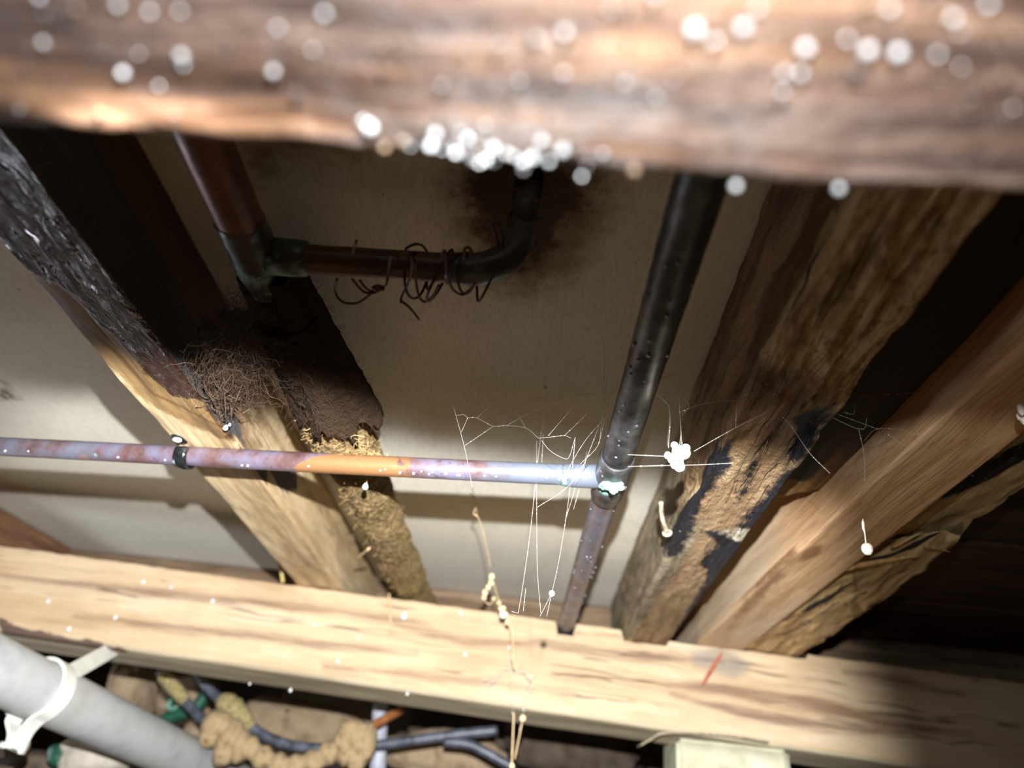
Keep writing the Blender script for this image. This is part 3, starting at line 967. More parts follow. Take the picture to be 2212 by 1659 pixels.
tag(mesh_obj('condensation', *merge(parts), m_drop, run), kind='stuff')

# saddle clip
cx = PZ(402, 985, ZBp)[0]
m_blk = plain('black_wet_rubber', C(14, 15, 15), C(40, 44, 44), 0.12, 120, 0.5, 0.001, spec=0.8)
clip = empty('pipe_clip', (cx, by(cx), ZB), 'shiny black saddle clip holding the thin copper pipe under the left joist', 'pipe clip')
parts = []
ang = np.linspace(-0.3, math.pi + 0.3, 26)
for xo in np.linspace(-0.0055, 0.0055, 2):
    pass
ringp = []
for a in ang:
    ringp.append([cx, by(cx) - math.cos(a) * 0.0112, ZBp - math.sin(a) * 0.0112])
V, F = [], []
for i, p in enumerate(ringp):
    p = np.array(p)
    nrm = _n(np.array([0, p[1] - by(cx), p[2] - ZBp]))
    for dx, dn in ((-0.006, -0.0006), (0.006, -0.0006), (0.0064, 0.0012), (0.002, 0.0022), (-0.003, 0.0016), (-0.0064, 0.0012)):
        V.append(p + np.array([dx, 0, 0]) + nrm * dn)
for i in range(len(ringp) - 1):
    for k in range(6):
        F.append((i * 6 + k, i * 6 + (k + 1) % 6, i * 6 + 6 + (k + 1) % 6, i * 6 + 6 + k))
F += [tuple(range(6))[::-1], tuple((len(ringp) - 1) * 6 + k for k in range(6))]
mesh_obj('strap', V, F, m_blk, clip, True)
V, F = tube(line((cx - 0.002, by(cx) - 0.012, ZB - 0.0012), (cx - 0.004, by(cx) - 0.026, ZB - 0.0012), 6), [0.006, 0.0062, 0.0062, 0.006, 0.005, 0.003], 14)
V[:, 2] = ZB - 0.0012 + (V[:, 2] - (ZB - 0.0012)) * 0.2
mesh_obj('fixing_tab', V, F, m_blk, clip)
mesh_obj('clip_highlight', *ball((cx - 0.003, by(cx) - 0.019, ZB - 0.003), 0.0036, 3, (1.2, 1, 0.6), 0.15), m_drop, clip)  # white blob standing in for the highlight on the wet clip

# left run: copper pipe, tee, branch and riser
XA, ZA = -0.199, 0.290
tA = np.array([XA - 0.001, 0.338, ZA])
runA = empty('copper_pipe_run', tA, 'reddish copper pipe with corroded green tee and an elbow turning up into the floor sheet', 'pipe')
pipe_obj('main_pipe', line((XA + 0.004, 0.03, ZA), tA, 60), 0.0146, m_cu_red, runA, amp=0.0004)
pipe_obj('main_pipe', line(tA, (XA, 1.365, ZA), 60), 0.0125, m_cu_red, runA, amp=0.0003)
sb = [(-0.034, 0.0147), (-0.030, 0.0152), (-0.012, 0.0155), (0.0, 0.0158), (0.014, 0.0160), (0.030, 0.0156), (0.034, 0.0130)]
ss = []
for k in range(len(sb) - 1):
    for t in np.linspace(0, 1, 5, endpoint=False):
        ss.append((sb[k][0] * (1 - t) + sb[k + 1][0] * t, sb[k][1] * (1 - t) + sb[k + 1][1] * t))
ss.append(sb[-1])
pipe_obj('tee_fitting', [tA + np.array([0, s, 0]) for s, _ in ss], [r for _, r in ss], m_cu_green, runA, amp=0.0012, verd=lambda v: np.clip(0.34 + (v[:, 1] - 0.33) * 6 - (v[:, 2] - ZA) * 6, 0.0, 0.62))
brA = [tA + np.array([0.005, 0, 0]), np.array([XA + 0.03, 0.338, ZA]), np.array([-0.075, 0.337, ZA]), np.array([-0.055, 0.336, ZA])]
pipe_obj('branch_socket', [tA + np.array([0.004, 0, 0]), tA + np.array([0.030, 0, 0]), tA + np.array([0.034, 0, 0]), tA + np.array([0.036, 0, 0])], [0.0128, 0.0124, 0.0118, 0.0096], m_cu_green, runA, 26, 0.001, None, lambda v: np.clip(0.42 - (v[:, 2] - ZA) * 12, 0, 0.6))
pipe_obj('branch_pipe', line(tA + np.array([0.03, 0, 0]), (-0.056, 0.336, ZA), 50), 0.0096, m_cu_brown, runA, 26, 0.0003)
arcp = []
c0 = np.array([-0.056, 0.336, ZA + 0.026])
for a in np.linspace(0, math.pi / 2, 16):
    arcp.append([-0.056 + 0.028 * math.sin(a), 0.336 - 0.004 * math.sin(a), ZA + 0.028 - 0.028 * math.cos(a)])
arcp = [[-0.072, 0.3365, ZA], [-0.064, 0.3365, ZA]] + arcp + [[-0.0272, 0.3306, ZA + 0.036], [-0.0268, 0.329, ZA + 0.042]]
pipe_obj('elbow', arcp, 0.0106, m_cu_dark, runA, 26, 0.0004)
pipe_obj('riser_pipe', [(-0.0272, 0.331, ZA + 0.03), (-0.026, 0.324, ZA + 0.05), (-0.0245, 0.318, HC + 0.004)], 0.0093, m_cu_dark, runA, 26, 0.0003)

# ------------------------------------------------------------------ hessian lagging round the left pipe
m_hes = M('brown_hessian')
c = m_hes.coord()
n1 = m_hes.noise(c, 230, 4, 0.7)
n2 = m_hes.noise(c, 22, 4)
n3 = m_hes.noise(m_hes.scale(c, (600, 160, 600)), 1, 3, 0.6)
colh = m_hes.ramp(n1, [(0.3, C(84, 69, 44)), (0.5, C(132, 111, 76)), (0.7, C(170, 148, 110))])
colh = m_hes.mix(m_hes.math('MULTIPLY', m_hes.step(n2, 0.5, 0.7), 0.45), colh, C(86, 66, 40))
wet = m_hes.step(m_hes.math('ADD', m_hes.attr('wet'), m_hes.math('MULTIPLY', m_hes.math('SUBTRACT', n2, 0.5), 0.4)), 0.45, 0.55)
colh = m_hes.mix(wet, colh, m_hes.mix(n1, C(34, 26, 19), C(68, 52, 38)))
m_hes = m_hes.out(colh, 0.95, m_hes.bump(m_hes.math('ADD', n1, m_hes.math('MULTIPLY', n3, 0.7)), 0.9, 0.003), spec=0.1)
lag = empty('hessian_lagging', (XA, 0.8, ZA), 'shaggy brown hessian lagging wrapped round the copper pipe beside the left joist', 'pipe lagging')
ysl = np.linspace(0.40, 1.37, 420)
rad = 0.0262 + 0.003 * np.exp(-((ysl - 0.60) / 0.06) ** 2) + 0.0012 * np.sin(ysl * 70) * (ysl > 0.64) + 0.0008 * np.sin(ysl * 31)
pts = np.stack([np.full(420, XA) + 0.001 * np.sin(ysl * 20), ysl, np.full(420, ZA + 0.004)], 1)
v, f = tube(pts, rad, 84)
d = 0.0022 * fbm(v * np.array([120, 160, 120]), 4) + 0.0016 * fbm(v * 420, 3)
mesh_obj('wrap', v, f, m_hes, lag, True, {'wet': np.clip(1 - (v[:, 1] - 0.50) / 0.11, 0, 1)}, d)
# loose outer layer, wet and dark, ending in a ragged hem
nA, nL = 64, 90
V = []
for j in range(nL + 1):
    t = j / nL
    for i in range(nA + 1):
        a = math.radians(-205 + 230 * i / nA)        # round the underside, open above
        hem = 0.02 * vnoise(np.array([[i * 0.22, 3.1, 0.0]]))[0] + 0.012 * vnoise(np.array([[i * 0.9, 8.1, 0.0]]))[0]
        y = 0.352 + (0.548 + hem + 0.01 * math.sin(a * 2) - 0.352) * t
        r = 0.022 + 0.020 * t ** 1.2 + 0.003 * math.sin(5 * a + 3 * t)
        V.append((XA + 0.006 * t + math.cos(a) * r * (1.05 if math.cos(a) > 0 else 0.9), y, ZA + 0.002 + math.sin(a) * r * 0.75))
V = np.array(V)
F = [(j * (nA + 1) + i, j * (nA + 1) + i + 1, (j + 1) * (nA + 1) + i + 1, (j + 1) * (nA + 1) + i) for j in range(nL) for i in range(nA)]
inner = V.copy()
cent = np.stack([np.full(len(V), XA), V[:, 1], np.full(len(V), ZA)], 1)
inner = cent + (V - cent) * 0.93
n0 = len(V)
F2 = [tuple(k + n0 for k in q_[::-1]) for q_ in F]
edge = [(j * (nA + 1), (j + 1) * (nA + 1)) for j in range(nL)] + [((j + 1) * (nA + 1) + nA, j * (nA + 1) + nA) for j in range(nL)] + [(nL * (nA + 1) + i, nL * (nA + 1) + i + 1) for i in range(nA)]
F3 = [(a, b, b + n0, a + n0) for a, b in edge]
V2 = np.vstack([V, inner])
fl = mesh_obj('loose_flap', V2, F + F2 + F3, m_hes, lag, True, {'wet': np.ones(len(V2))}, 0.0015 * fbm(V2 * 180, 4))
tag(fl, 'dark soaked outer flap with a ragged hem')


def curl(p, L, n=6, wig=0.5, d=None, droop=0.0):
    p = np.array(p, float)
    d = _n(rng.normal(size=3)) if d is None else _n(np.array(d, float))
    out = [p.copy()]
    for k in range(n):
        d = _n(d + wig * rng.normal(size=3) + np.array([0, 0, -droop]))
        p = p + d * L / n
        out.append(p.copy())
    return np.array(out)


m_fib = plain('loose_hessian_fibre', C(128, 100, 60), C(206, 178, 126), 0.9, 60, 0.0, spec=0.2)
parts = []
for k in range(1500):
    y = 0.54 + 0.75 * random.random() ** 1.5
    a = random.uniform(-math.pi, 0.4)
    r0 = np.interp(y, ysl, rad) - 0.001
    p = (XA + math.cos(a) * r0, y, ZA + 0.004 + math.sin(a) * r0)
    dd = np.array([math.cos(a), random.uniform(-1.2, 1.2), math.sin(a)]) * 0.5 + rng.normal(size=3) * 0.5
    parts.append(tube(curl(p, random.uniform(0.004, 0.012), 3, 0.5, dd), random.uniform(0.00012, 0.00028), 3, False))
tag(mesh_obj('fibres', *merge(parts), m_fib, lag), kind='stuff')
parts = []
for k in range(150):    # tuft hanging at the bottom of the shaggy end, over the thin pipe
    p = PZ(random.gauss(785, 16), random.gauss(985, 16), 0.262)
    parts.append(tube(curl(p, random.uniform(0.006, 0.018), 5, 0.5, (0.0, -0.2, -1.0)), random.uniform(0.00015, 0.0003), 3, False))
tag(mesh_obj('tuft', *merge(parts), m_fib, lag), 'pale tuft of frayed fibre', kind='stuff')
parts = []
for k in range(700):
    i = rng.integers(0, len(V))
    p = V[i]
    dd = (p - cent[i]) * 30 + np.array([0, 0.6 if V[i, 1] > 0.5 else 0, 0]) + rng.normal(size=3) * 0.4
    parts.append(tube(curl(p, random.uniform(0.004, 0.012), 3, 0.4, dd), random.uniform(0.00006, 0.00011), 3, False))
m_fibw = plain('soaked_fibre', C(46, 32, 22), C(84, 60, 40), 0.6, 60, 0.0, spec=0.4)
tag(mesh_obj('soaked_fibres', *merge(parts), m_fibw, lag), kind='stuff')

# tangle of roots / fibre hanging left of the lagging
m_root = plain('brown_root_fibre', C(50, 38, 30), C(100, 78, 60), 0.6, 90, 0.0, spec=0.4)
tangle = empty('root_tangle', PZ(480, 760, 0.27), 'brown tangle of fine roots hanging between the left joist and the soaked lagging', 'roots')
parts = []
for k in range(4200):
    px, py = random.gauss(510, 52), random.gauss(750, 62)
    if not (402 < px < 640 and 630 < py < 890):
        continue
    z = 0.268 + random.gauss(0, 0.010) + (0.012 if px > 560 else 0)
    parts.append(tube(curl(PZ(px, py, z), random.uniform(0.008, 0.026), 5, 0.45), random.uniform(0.00004, 0.0001), 3, False))
tag(mesh_obj('root_mat', *merge(parts), m_root, tangle), kind='stuff')
for px, py, rx_, ry_, zz_ in ((470, 740, 40, 50, 0.276), (540, 730, 60, 70, 0.282), (500, 800, 36, 40, 0.272)):
    v_, f_ = ico(4)
    q_ = v_ * (1 + 0.5 * fbm(v_ * 2.2 + px, 4) + 0.12 * fbm(v_ * 9 + px, 3))[:, None] * np.array([rx_ * 0.46 / FPX, ry_ * 0.7 / FPX, 0.009]) + PZ(px, py, zz_)
    tag(mesh_obj('root_wad', q_, f_, m_root, tangle), kind='stuff')
parts = []
for k in range(26):
    s_ = PZ(random.uniform(425, 525), random.uniform(770, 840), 0.264)
    e_ = PZ(random.gauss(478, 22), random.gauss(885, 16), 0.262)
    mid = (s_ + e_) / 2 + rng.normal(size=3) * 0.007
    parts.append(tube(smooth_path([s_, mid, e_, e_ + rng.normal(size=3) * 0.004], 5), random.uniform(0.0003, 0.0006), 5, False))
for pts_ in ([(470, 745), (430, 790), (424, 830), (440, 858), (500, 862)], [(500, 860), (504, 880), (498, 910), (494, 925)], [(480, 880), (490, 905), (484, 922)], [(435, 830), (470, 862), (500, 845)], [(445, 868), (490, 850), (505, 830)]):
    parts.append(tube(smooth_path([PZ(a, b, 0.261) for a, b in pts_], 6), 0.0005, 5, False))
mesh_obj('loose_roots', *merge(parts), m_root, tangle)
dr = mesh_obj('water_drop', *drop_shape(PZ(487, 925, 0.2575), 0.0022), m_drop, tangle)
dr2 = mesh_obj('water_drop', *drop_shape(PZ(496, 918, 0.2585), 0.0012), m_drop, tangle)

# ------------------------------------------------------------------ wire coil round the branch pipe
m_wire = plain('rusty_dark_wire', C(42, 28, 20), C(92, 60, 40), 0.5, 200, 0.3, 0.0005, 0.3)
wire = empty('wire_coil', PZ(900, 575, ZA), 'rusty thin wire coiled loosely round the horizontal copper branch and up its elbow', 'wire')
pth = []
for t in np.linspace(0, 1, 190):
    x = -0.100 + 0.055 * t + 0.007 * math.sin(t * 21)
    a = t * 2 * math.pi * 5 + 0.4
    ry_ = 0.0135 + 0.003 * math.sin(t * 17)
    rz_ = 0.0150 + 0.005 * math.sin(t * 13 + 1)
    pth.append((x + 0.004 * math.sin(a), 0.3365 - ry_ * math.cos(a), ZA - 0.005 + rz_ * math.sin(a)))
wire_parts = [tube(pth, 0.0009, 6)]
mesh_obj('coil', *merge(wire_parts), m_wire, wire)
parts = []
zz_ = 0.268
for pts_ in ([(728, 602), (724, 630), (740, 652), (770, 655), (795, 640), (812, 622)], [(760, 602), (785, 630), (810, 632), (826, 618)], [(776, 604), (790, 622), (805, 630), (824, 625), (835, 612), (838, 590), (845, 545)],
             [(762, 545), (770, 520)], [(858, 560), (862, 548), (880, 543), (890, 560), (886, 600), (868, 640), (866, 655)], [(866, 650), (885, 665), (905, 690)], [(895, 560), (899, 610), (905, 640), (918, 652), (935, 640), (948, 615)],
             [(956, 560), (957, 545), (963, 546), (966, 590), (978, 625), (1000, 636), (1020, 620), (1025, 612)], [(1003, 560), (1003, 540), (1012, 534), (1022, 550)]):
    P_ = [PZ(a, b, zz_ + 0.002 * math.sin(a)) for a, b in pts_]
    parts.append(tube(smooth_path(P_, 6), 0.0009, 6))
parts.append(ball(PZ(818, 622, zz_), 0.0026, 2, (1.6, 1, 1), 0.5, 3))
mesh_obj('loose_loops', *merge(parts), m_wire, wire)
parts = []
for pts_ in ([(1085, 560), (1070, 500), (1066, 488), (1078, 485), (1086, 510), (1088, 540)], [(1090, 470), (1086, 430), (1092, 415), (1120, 418), (1160, 432), (1190, 415), (1205, 390)], [(1086, 430), (1092, 455), (1110, 475), (1150, 480), (1175, 470), (1190, 440)],
             [(1075, 535), (1100, 552), (1130, 556), (1160, 530), (1168, 500), (1172, 470)], [(1105, 370), (1103, 400), (1130, 415)], [(1180, 375), (1195, 395), (1200, 425)]):
    P_ = [PZ(a, b, 0.300) for a, b in pts_]
    parts.append(tube(smooth_path(P_, 6), 0.0006, 6))
mesh_obj('riser_loops', *merge(parts), m_wire, wire)

# ------------------------------------------------------------------ droplets under the near bearer
m_bead = M('white_glint_bead').out(C(205, 208, 210), 0.15, None, 0, 0.8)  # opaque pale colour stands in for torch glints in clear drops
bead = bpy.data.meshes.new('water_drop')
bv, bf = drop_shape((0, 0, 0), 1.0)
bead.from_pydata(bv.tolist(), [], bf)
bead.polygons.foreach_set('use_smooth', [True] * len(bf))
bead.materials.append(m_bead)
spots = [(1605, 60, 13), (1740, 105, 14), (1875, 110, 14), (1940, 115, 14), (1370, 368, 14), (1590, 402, 12), (1812, 408, 12), (1215, 325, 14), (1240, 320, 11), (392, 120, 12), (265, 158, 11), (1170, 305, 12),
         (1095, 330, 12), (1050, 345, 10), (985, 330, 11), (930, 315, 12), (870, 305, 10), (800, 275, 15), (785, 262, 10), (590, 155, 11), (640, 200, 9), (1500, 65, 16), (700, 30, 9), (940, 290, 12), (1010, 300, 11),
         (1130, 350, 10), (1065, 320, 12), (1220, 70, 10), (165, 20, 9), (2060, 40, 9), (1830, 85, 8), (1150, 340, 13), (1020, 340, 14), (1350, 180, 7), (600, 60, 7), (1690, 200, 7)]
m_beadw = M('warm_glint_bead').out(C(128, 108, 86), 0.15, None, 0, 0.8)
m_beadd = M('dim_glint_bead').out(C(100, 97, 98), 0.15, None, 0, 0.8)  # darker base colour for beads with a weaker glint
beads3 = [bead]
for mm_ in (m_beadw, m_beadd):
    b2 = bead.copy()
    b2.materials.clear()
    b2.materials.append(mm_)
    beads3.append(b2)
nmain = len(spots)
for _ in range(90):
    spots.append((rng.uniform(0, 2212), rng.uniform(-10, 250) + 0, rng.uniform(4, 9)))
for _ in range(40):
    x_ = rng.normal(1060, 150)
    spots.append((x_, 300 + (x_ - 900) * 0.09 + rng.normal(0, 22), rng.uniform(4, 9)))
for i_, (px, py, s_) in enumerate(spots):
    p = PZ(px, py, ze - 0.0012)
    o = bpy.data.objects.new('water_drop', bead if i_ < nmain and i_ % 4 else beads3[i_ % 3])
    COL.objects.link(o)
    o.parent = near
    o.scale = [s_ * 0.000085] * 3
    o.location = Vector(p) - near.location
# droplets and specks along the far bearer
parts = []
for px, py in ((105, 1300), (310, 1258), (370, 1270), (540, 1478), (628, 1492), (775, 1380), (875, 1335), (680, 1350), (730, 1430), (250, 1335), (995, 1325), (460, 1300), (1005, 1415), (880, 1500), (150, 1360), (1100, 1400)):
    p = zplane(px, py)
    p[1] -= 0.0015
    parts.append(drop_shape(p, random.uniform(0.0016, 0.003)))
tag(mesh_obj('water_beads', *merge(parts), m_drop, far), kind='stuff')

# ------------------------------------------------------------------ nails and splinters
m_rust = plain('rusty_nail_steel', C(74, 50, 38), C(140, 108, 84), 0.7, 200, 0.4, 0.0005, 0.3)
m_nailpale = plain('dusty_nail_steel', C(130, 112, 92), C(206, 190, 166), 0.7, 200, 0.3, 0.0005, 0.2)


def nail(a, b, r, mat, label, bend=0.0):
    """shank from a (in the wood) to b (head)"""
    a, b = np.asarray(a, float), np.asarray(b, float)
    d = _n(b - a)
    pth = line(a, b, 10)
    pth[:, 0] += bend * np.sin(np.linspace(0, math.pi, 10))
    o = empty('nail', a, label, 'nail')
    mesh_obj('shank', *tube(pth, r, 10), mat, o)
    mesh_obj('head', *tube([b - d * 0.0004, b + d * 0.0002, b + d * 0.0014, b + d * 0.0018], [r * 1.2, r * 2.3, r * 2.3, r * 1.6], 14), mat, o)


nail((0.137, PX(1530, 655, 0.137)[1], PX(1530, 655, 0.137)[2]), PX(1490, 654, 0.122), 0.0017, m_rust, 'dark rusty nail sticking out of the side of the decayed joist beside the thick pipe')
pj = PX(1372, 1152, 0.152)
nail(pj, pj + np.array([-0.022, -0.012, 0.006]), 0.0030, m_rust, 'rusty nail poking out of the weathered joist side low beside the copper pipe')
na_ = PZ(1428, 1085, 0.262)
nail(na_, PZ(1441, 1150, 0.246), 0.0022, m_nailpale, 'pale dusty bent nail hanging below the arris of the decayed joist', -0.002)
# red-brown rod on the front of the bearer
pa, pb = zplane(1572, 1396), zplane(1515, 1482)
pa[1] -= 0.003
pb[1] -= 0.006
m_red = plain('red_brown_rust', C(140, 74, 54), C(180, 106, 80), 0.7, 120, 0.3, 0.0005)
tag(mesh_obj('spike', *tube(line(pa + np.array([0, 0.01, 0.004]), pb, 8), [0.004, 0.004, 0.0038, 0.0036, 0.0034, 0.003, 0.0025, 0.0012], 10), m_red), 'red-brown rusty spike leaning on the face of the far bearer', 'spike')
m_spl = plain('yellow_splinter', C(190, 160, 90), C(226, 204, 142), 0.8, 90, 0.3, 0.0005)
p1, p2 = PY(196, 1132, 1.36), PY(190, 1166, 1.382)
tag(mesh_obj('splinter', *tube(line(p2, p1, 6), [0.005, 0.0048, 0.0046, 0.0045, 0.004, 0.003], 8), m_spl), 'short yellow splinter standing up against the rim boards at the left', 'splinter')
p1, p2, p3 = PY(585, 1190, 1.15), PY(604, 1215, 1.12), PY(611, 1258, 1.105)
tag(mesh_obj('splinter', *tube(smooth_path([p1, p2, p3], 5), 0.0028, 8), m_spl), 'curved pale splinter at the foot of the left joist, touching the bearer', 'splinter')
p1, p2 = zplane(843, 1286), zplane(846, 1372)
p1[1] -= 0.012
p2[1] -= 0.005
m_stick = plain('pale_straw', C(170, 140, 96), C(214, 186, 140), 0.8, 90, 0.2, 0.0005)
tag(mesh_obj('straw', *tube(line(p1, p2, 6), 0.0016, 8), m_stick), 'thin upright straw standing in front of the lagged pipe on the bearer', 'straw')
p1, p2 = PZ(770, 1208, 0.268), PZ(798, 1184, 0.262)
tag(mesh_obj('straw', *tube(line(p1, p2, 6), 0.0016, 8), m_stick), 'short straw stuck in the shaggy lagging pointing left', 'straw')
parts = [ball(PZ(2206, 885, 0.24), 0.0022, 2, (0.8, 1, 2.2), 0.3), ball(PZ(2214, 905, 0.238), 0.0028, 2, (1, 1, 1.8), 0.3), ball(PZ(2200, 900, 0.24), 0.0012, 2, (0.8, 1, 2.2), 0.3)]
m_egg = plain('cream_spider_silk', C(232, 214, 190), C(250, 240, 226), 0.8, 400, 0.3, 0.0006, spec=0.2)
tag(mesh_obj('insect_case', *merge(parts), m_egg), 'white insect case at the right edge in front of the orange joist', 'insect case')

# ------------------------------------------------------------------ spider webs, egg sacs, dangling debris
m_web = M('spider_silk').out(C(205, 200, 190), 0.5, None, 0, 0.5, Alpha=0.4)
m_dew = M('dew_bead').out(C(225, 225, 220), 0.2, None, 0, 0.7)


def web(strands, depth, r, label, bead_n=5, sag=0.0, name='spider_web'):
    c0 = PY(*strands[0][0], depth)
    o = empty(name, c0, label, 'spider web')
    tubes, beads = [], []
    for st in strands:
        P_ = [PY(a, b, depth * (1 + 0.03 * math.sin(a * 0.03))) for a, b in st]
        path = smooth_path(P_, 5)
        tubes.append(tube(path, r, 4, False))
        L = np.linalg.norm(np.diff(path, axis=0), axis=1).sum()
        for _ in range(max(1, int(L * 90 * bead_n / 5))):
            k = rng.random() * (len(path) - 1.001)
            p = path[int(k)] + (path[int(k) + 1] - path[int(k)]) * (k % 1)
            beads.append(ball(p, r * random.uniform(1.3, 3.2), 1))
    mesh_obj('threads', *merge(tubes), m_web, o)
    tag(mesh_obj('dew', *merge(beads), m_dew, o), kind='stuff')
    return o


def cv(pts, s, ox, oy):
    return [(x / s + ox, y / s + oy) for x, y in pts]


A5 = lambda *p: cv(p, 2.765, 700, 800)
A3 = lambda *p: cv(p, 2.724, 1400, 380)
web([A5((770, 205), (835, 445), (865, 590), (885, 700)), A5((790, 270), (835, 265), (860, 283), (915, 285), (1010, 333), (1090, 330), (1205, 345), (1280, 405)), A5((915, 285), (960, 240), (1040, 200)), A5((840, 450), (1010, 335)),
     A5((820, 370), (858, 285)), A5((1090, 330), (1220, 260), (1320, 220)), A5((1205, 345), (1130, 215)), A5((875, 55), (1060, 80), (1200, 95), (1330, 105))], 0.50, 0.00012, 'fine open web of beaded threads below the wire coil', 4)
web([A5((1325, 100), (1305, 350)), A5((1300, 350), (1275, 550), (1250, 800), (1225, 1020), (1185, 1300), (1160, 1450)), A5((1310, 380), (1300, 550)), A5((1270, 420), (1270, 820), (1275, 1200), (1295, 1450)), A5((1500, 420), (1480, 600), (1450, 850), (1400, 1150), (1360, 1330), (1330, 1470)),
     A5((1530, 560), (1500, 700), (1440, 900)), A5((1570, 480), (1540, 650), (1490, 830)), A5((1160, 1450), (1120, 1440)), A5((1360, 1330), (1290, 1470)), A5((1205, 1300), (1190, 1440))], 0.56, 0.00015, 'long vertical spider threads hanging left of the copper tee down to the bearer', 6)
web([A5((1690, 0), (1680, 180), (1655, 330), (1635, 450), (1530, 560)), A5((1665, -220), (1675, 0), (1668, 160)), A5((1340, 390), (1530, 170)), A5((1280, 405), (1340, 400), (1435, 390), (1475, 405)), A5((1300, 420), (1350, 480), (1430, 525), (1465, 515), (1500, 400)),
     A5((1270, 820), (1450, 700), (1550, 560)), A5((1640, 440), (1700, 250), (1830, 150), (2074, 130)), A5((1730, 120), (1990, 65), (2074, 45)), A5((1860, 10), (2010, 150), (2060, 230), (2050, 450)), A5((1435, 390), (1520, 310), (1600, 230)),
     A5((1540, 600), (1640, 340), (1730, 120), (1830, 0)), A5((1500, 400), (1480, 620)), A5((1700, 260), (1560, 420), (1440, 620)), A5((1380, 200), (1500, 150), (1620, 140))], 0.48, 0.00016, 'dense dewy web stretched across the thick copper pipe above its tee', 5)
web([A3((0, 1210), (170, 1165)), A3((0, 1220), (45, 1280), (125, 1370), (120, 1600)), A3((180, 1290), (200, 1600)), A3((190, 1390), (330, 1340), (550, 1320), (700, 1325), (800, 1310), (950, 1355), (1240, 1490), (1290, 1420)),
     A3((560, 1255), (660, 1280), (780, 1275), (1020, 1290), (1230, 1295), (1500, 1280), (1800, 1260)), A3((690, 1325), (830, 1460), (950, 1630), (1070, 1750)), A3((700, 1390), (500, 1490), (270, 1620)), A3((520, 1330), (515, 1480)),
     A3((1240, 1495), (1270, 1634), (1275, 1790)), A3((1270, 1560), (1345, 1490), (1500, 1495), (1620, 1530)), A3((1410, 1520), (1480, 1570), (1550, 1600)), A3((1215, 1330), (1210, 1400), (1150, 1390)), A3((800, 1310), (1050, 1380), (1350, 1490)),
     A3((200, 1410), (240, 1350), (180, 1280)), A3((-120, 1640), (100, 1650)), A3((-120, 1710), (60, 1705), (300, 1700), (500, 1690))], 0.42, 0.00014, 'wide spider web strung between the decayed joist and the orange joist', 5)

web([[(1045, 1470), (1100, 1445), (1150, 1470), (1130, 1540), (1120, 1600)], [(1060, 1480), (1095, 1440), (1112, 1400)], [(1100, 1445), (1108, 1560), (1104, 1650)], [(1140, 1465), (1125, 1430)], [(1050, 1500), (1070, 1460), (1140, 1450)], [(1130, 1540), (1140, 1480), (1160, 1450)]], 1.06, 0.0004, 'tattered pale web clinging to the face of the far bearer around the string', 8)
sac = empty('egg_sac', PY(1460, 985, 0.43), 'lumpy cream egg sac hanging in the web beside the copper tee', 'egg sac')
parts = []
for px, py, s_ in ((1466, 976, 13), (1478, 978, 12), (1457, 962, 7), (1462, 992, 13), (1443, 984, 7), (1450, 994, 6), (1468, 1008, 10), (1458, 1004, 8), (1482, 968, 8), (1448, 988, 6)):
    parts.append(ball(PY(px, py, 0.43 + random.uniform(-0.002, 0.002)), s_ * 0.43 / FPX * 1.3, 3, (1, 1, 1), 0.15, 3))
mesh_obj('lobes', *merge(parts), m_egg, sac)
mesh_obj('thread', *tube(smooth_path([PY(*A3((195, 1500))[0], 0.43), PY(1468, 965, 0.43)], 4), 0.0002, 4), m_web, sac)
sac2 = empty('egg_sac', PY(1873, 1185, 0.45), 'small round white egg sac on a short thread in front of the orange joist', 'egg sac')
mesh_obj('ball', *ball(PY(1873, 1186, 0.45), 12 * 0.45 / FPX, 3, (1, 1, 1.15), 0.15, 3), m_egg, sac2)
v1 = tube([PY(1864, 1120, 0.45), PY(1864, 1130, 0.45), PY(1865, 1142, 0.45), PY(1868, 1152, 0.45), PY(1870, 1172, 0.45), PY(1873, 1180, 0.45)], [0.0002, 0.0010, 0.0009, 0.0004, 0.0004, 0.0009], 6)
mesh_obj('thread', *v1, m_egg, sac2)
m_str = plain('yellowish_frayed_string', C(206, 170, 110), C(238, 216, 176), 0.85, 120, 0.4, 0.0005)
D_ = 1.02
strg = empty('dangling_string', PY(1020, 1053, D_), 'yellowish knotted string and fluff dangling in front of the floor sheet and bearer', 'string')
D_at = lambda b: float(np.interp(b, [1050, 1330], [0.74, 1.04]))
Q_ = lambda *p: [PY(a, b, D_at(b)) for a, b in p]
parts = [tube(smooth_path(Q_((1015, 1066), (1022, 1072), (1027, 1085), (1026, 1100), (1023, 1110), (1034, 1120), (1046, 1160), (1055, 1200), (1060, 1228)), 6), 0.0006, 6),
         tube(smooth_path(Q_((1020, 1053), (1024, 1072), (1028, 1090), (1030, 1112), (1036, 1124)), 5), 0.0004, 6),
         tube(smooth_path(Q_((1062, 1240), (1060, 1256), (1052, 1272), (1046, 1286), (1048, 1298), (1056, 1305), (1064, 1300), (1067, 1293)), 6), 0.0007, 6),
         tube(smooth_path(Q_((1066, 1258), (1072, 1280), (1080, 1305), (1088, 1325), (1098, 1345), (1106, 1370), (1108, 1420), (1112, 1445)), 6), 0.0009, 6),
         tube(smooth_path(Q_((1110, 1540), (1108, 1590), (1106, 1640), (1104, 1700)), 5), 0.0009, 6), tube(smooth_path(Q_((1128, 1560), (1120, 1600), (1112, 1640)), 5), 0.0007, 6)]
for st_ in parts:
    mesh_obj('strand', *st_, m_str, strg)
parts = []
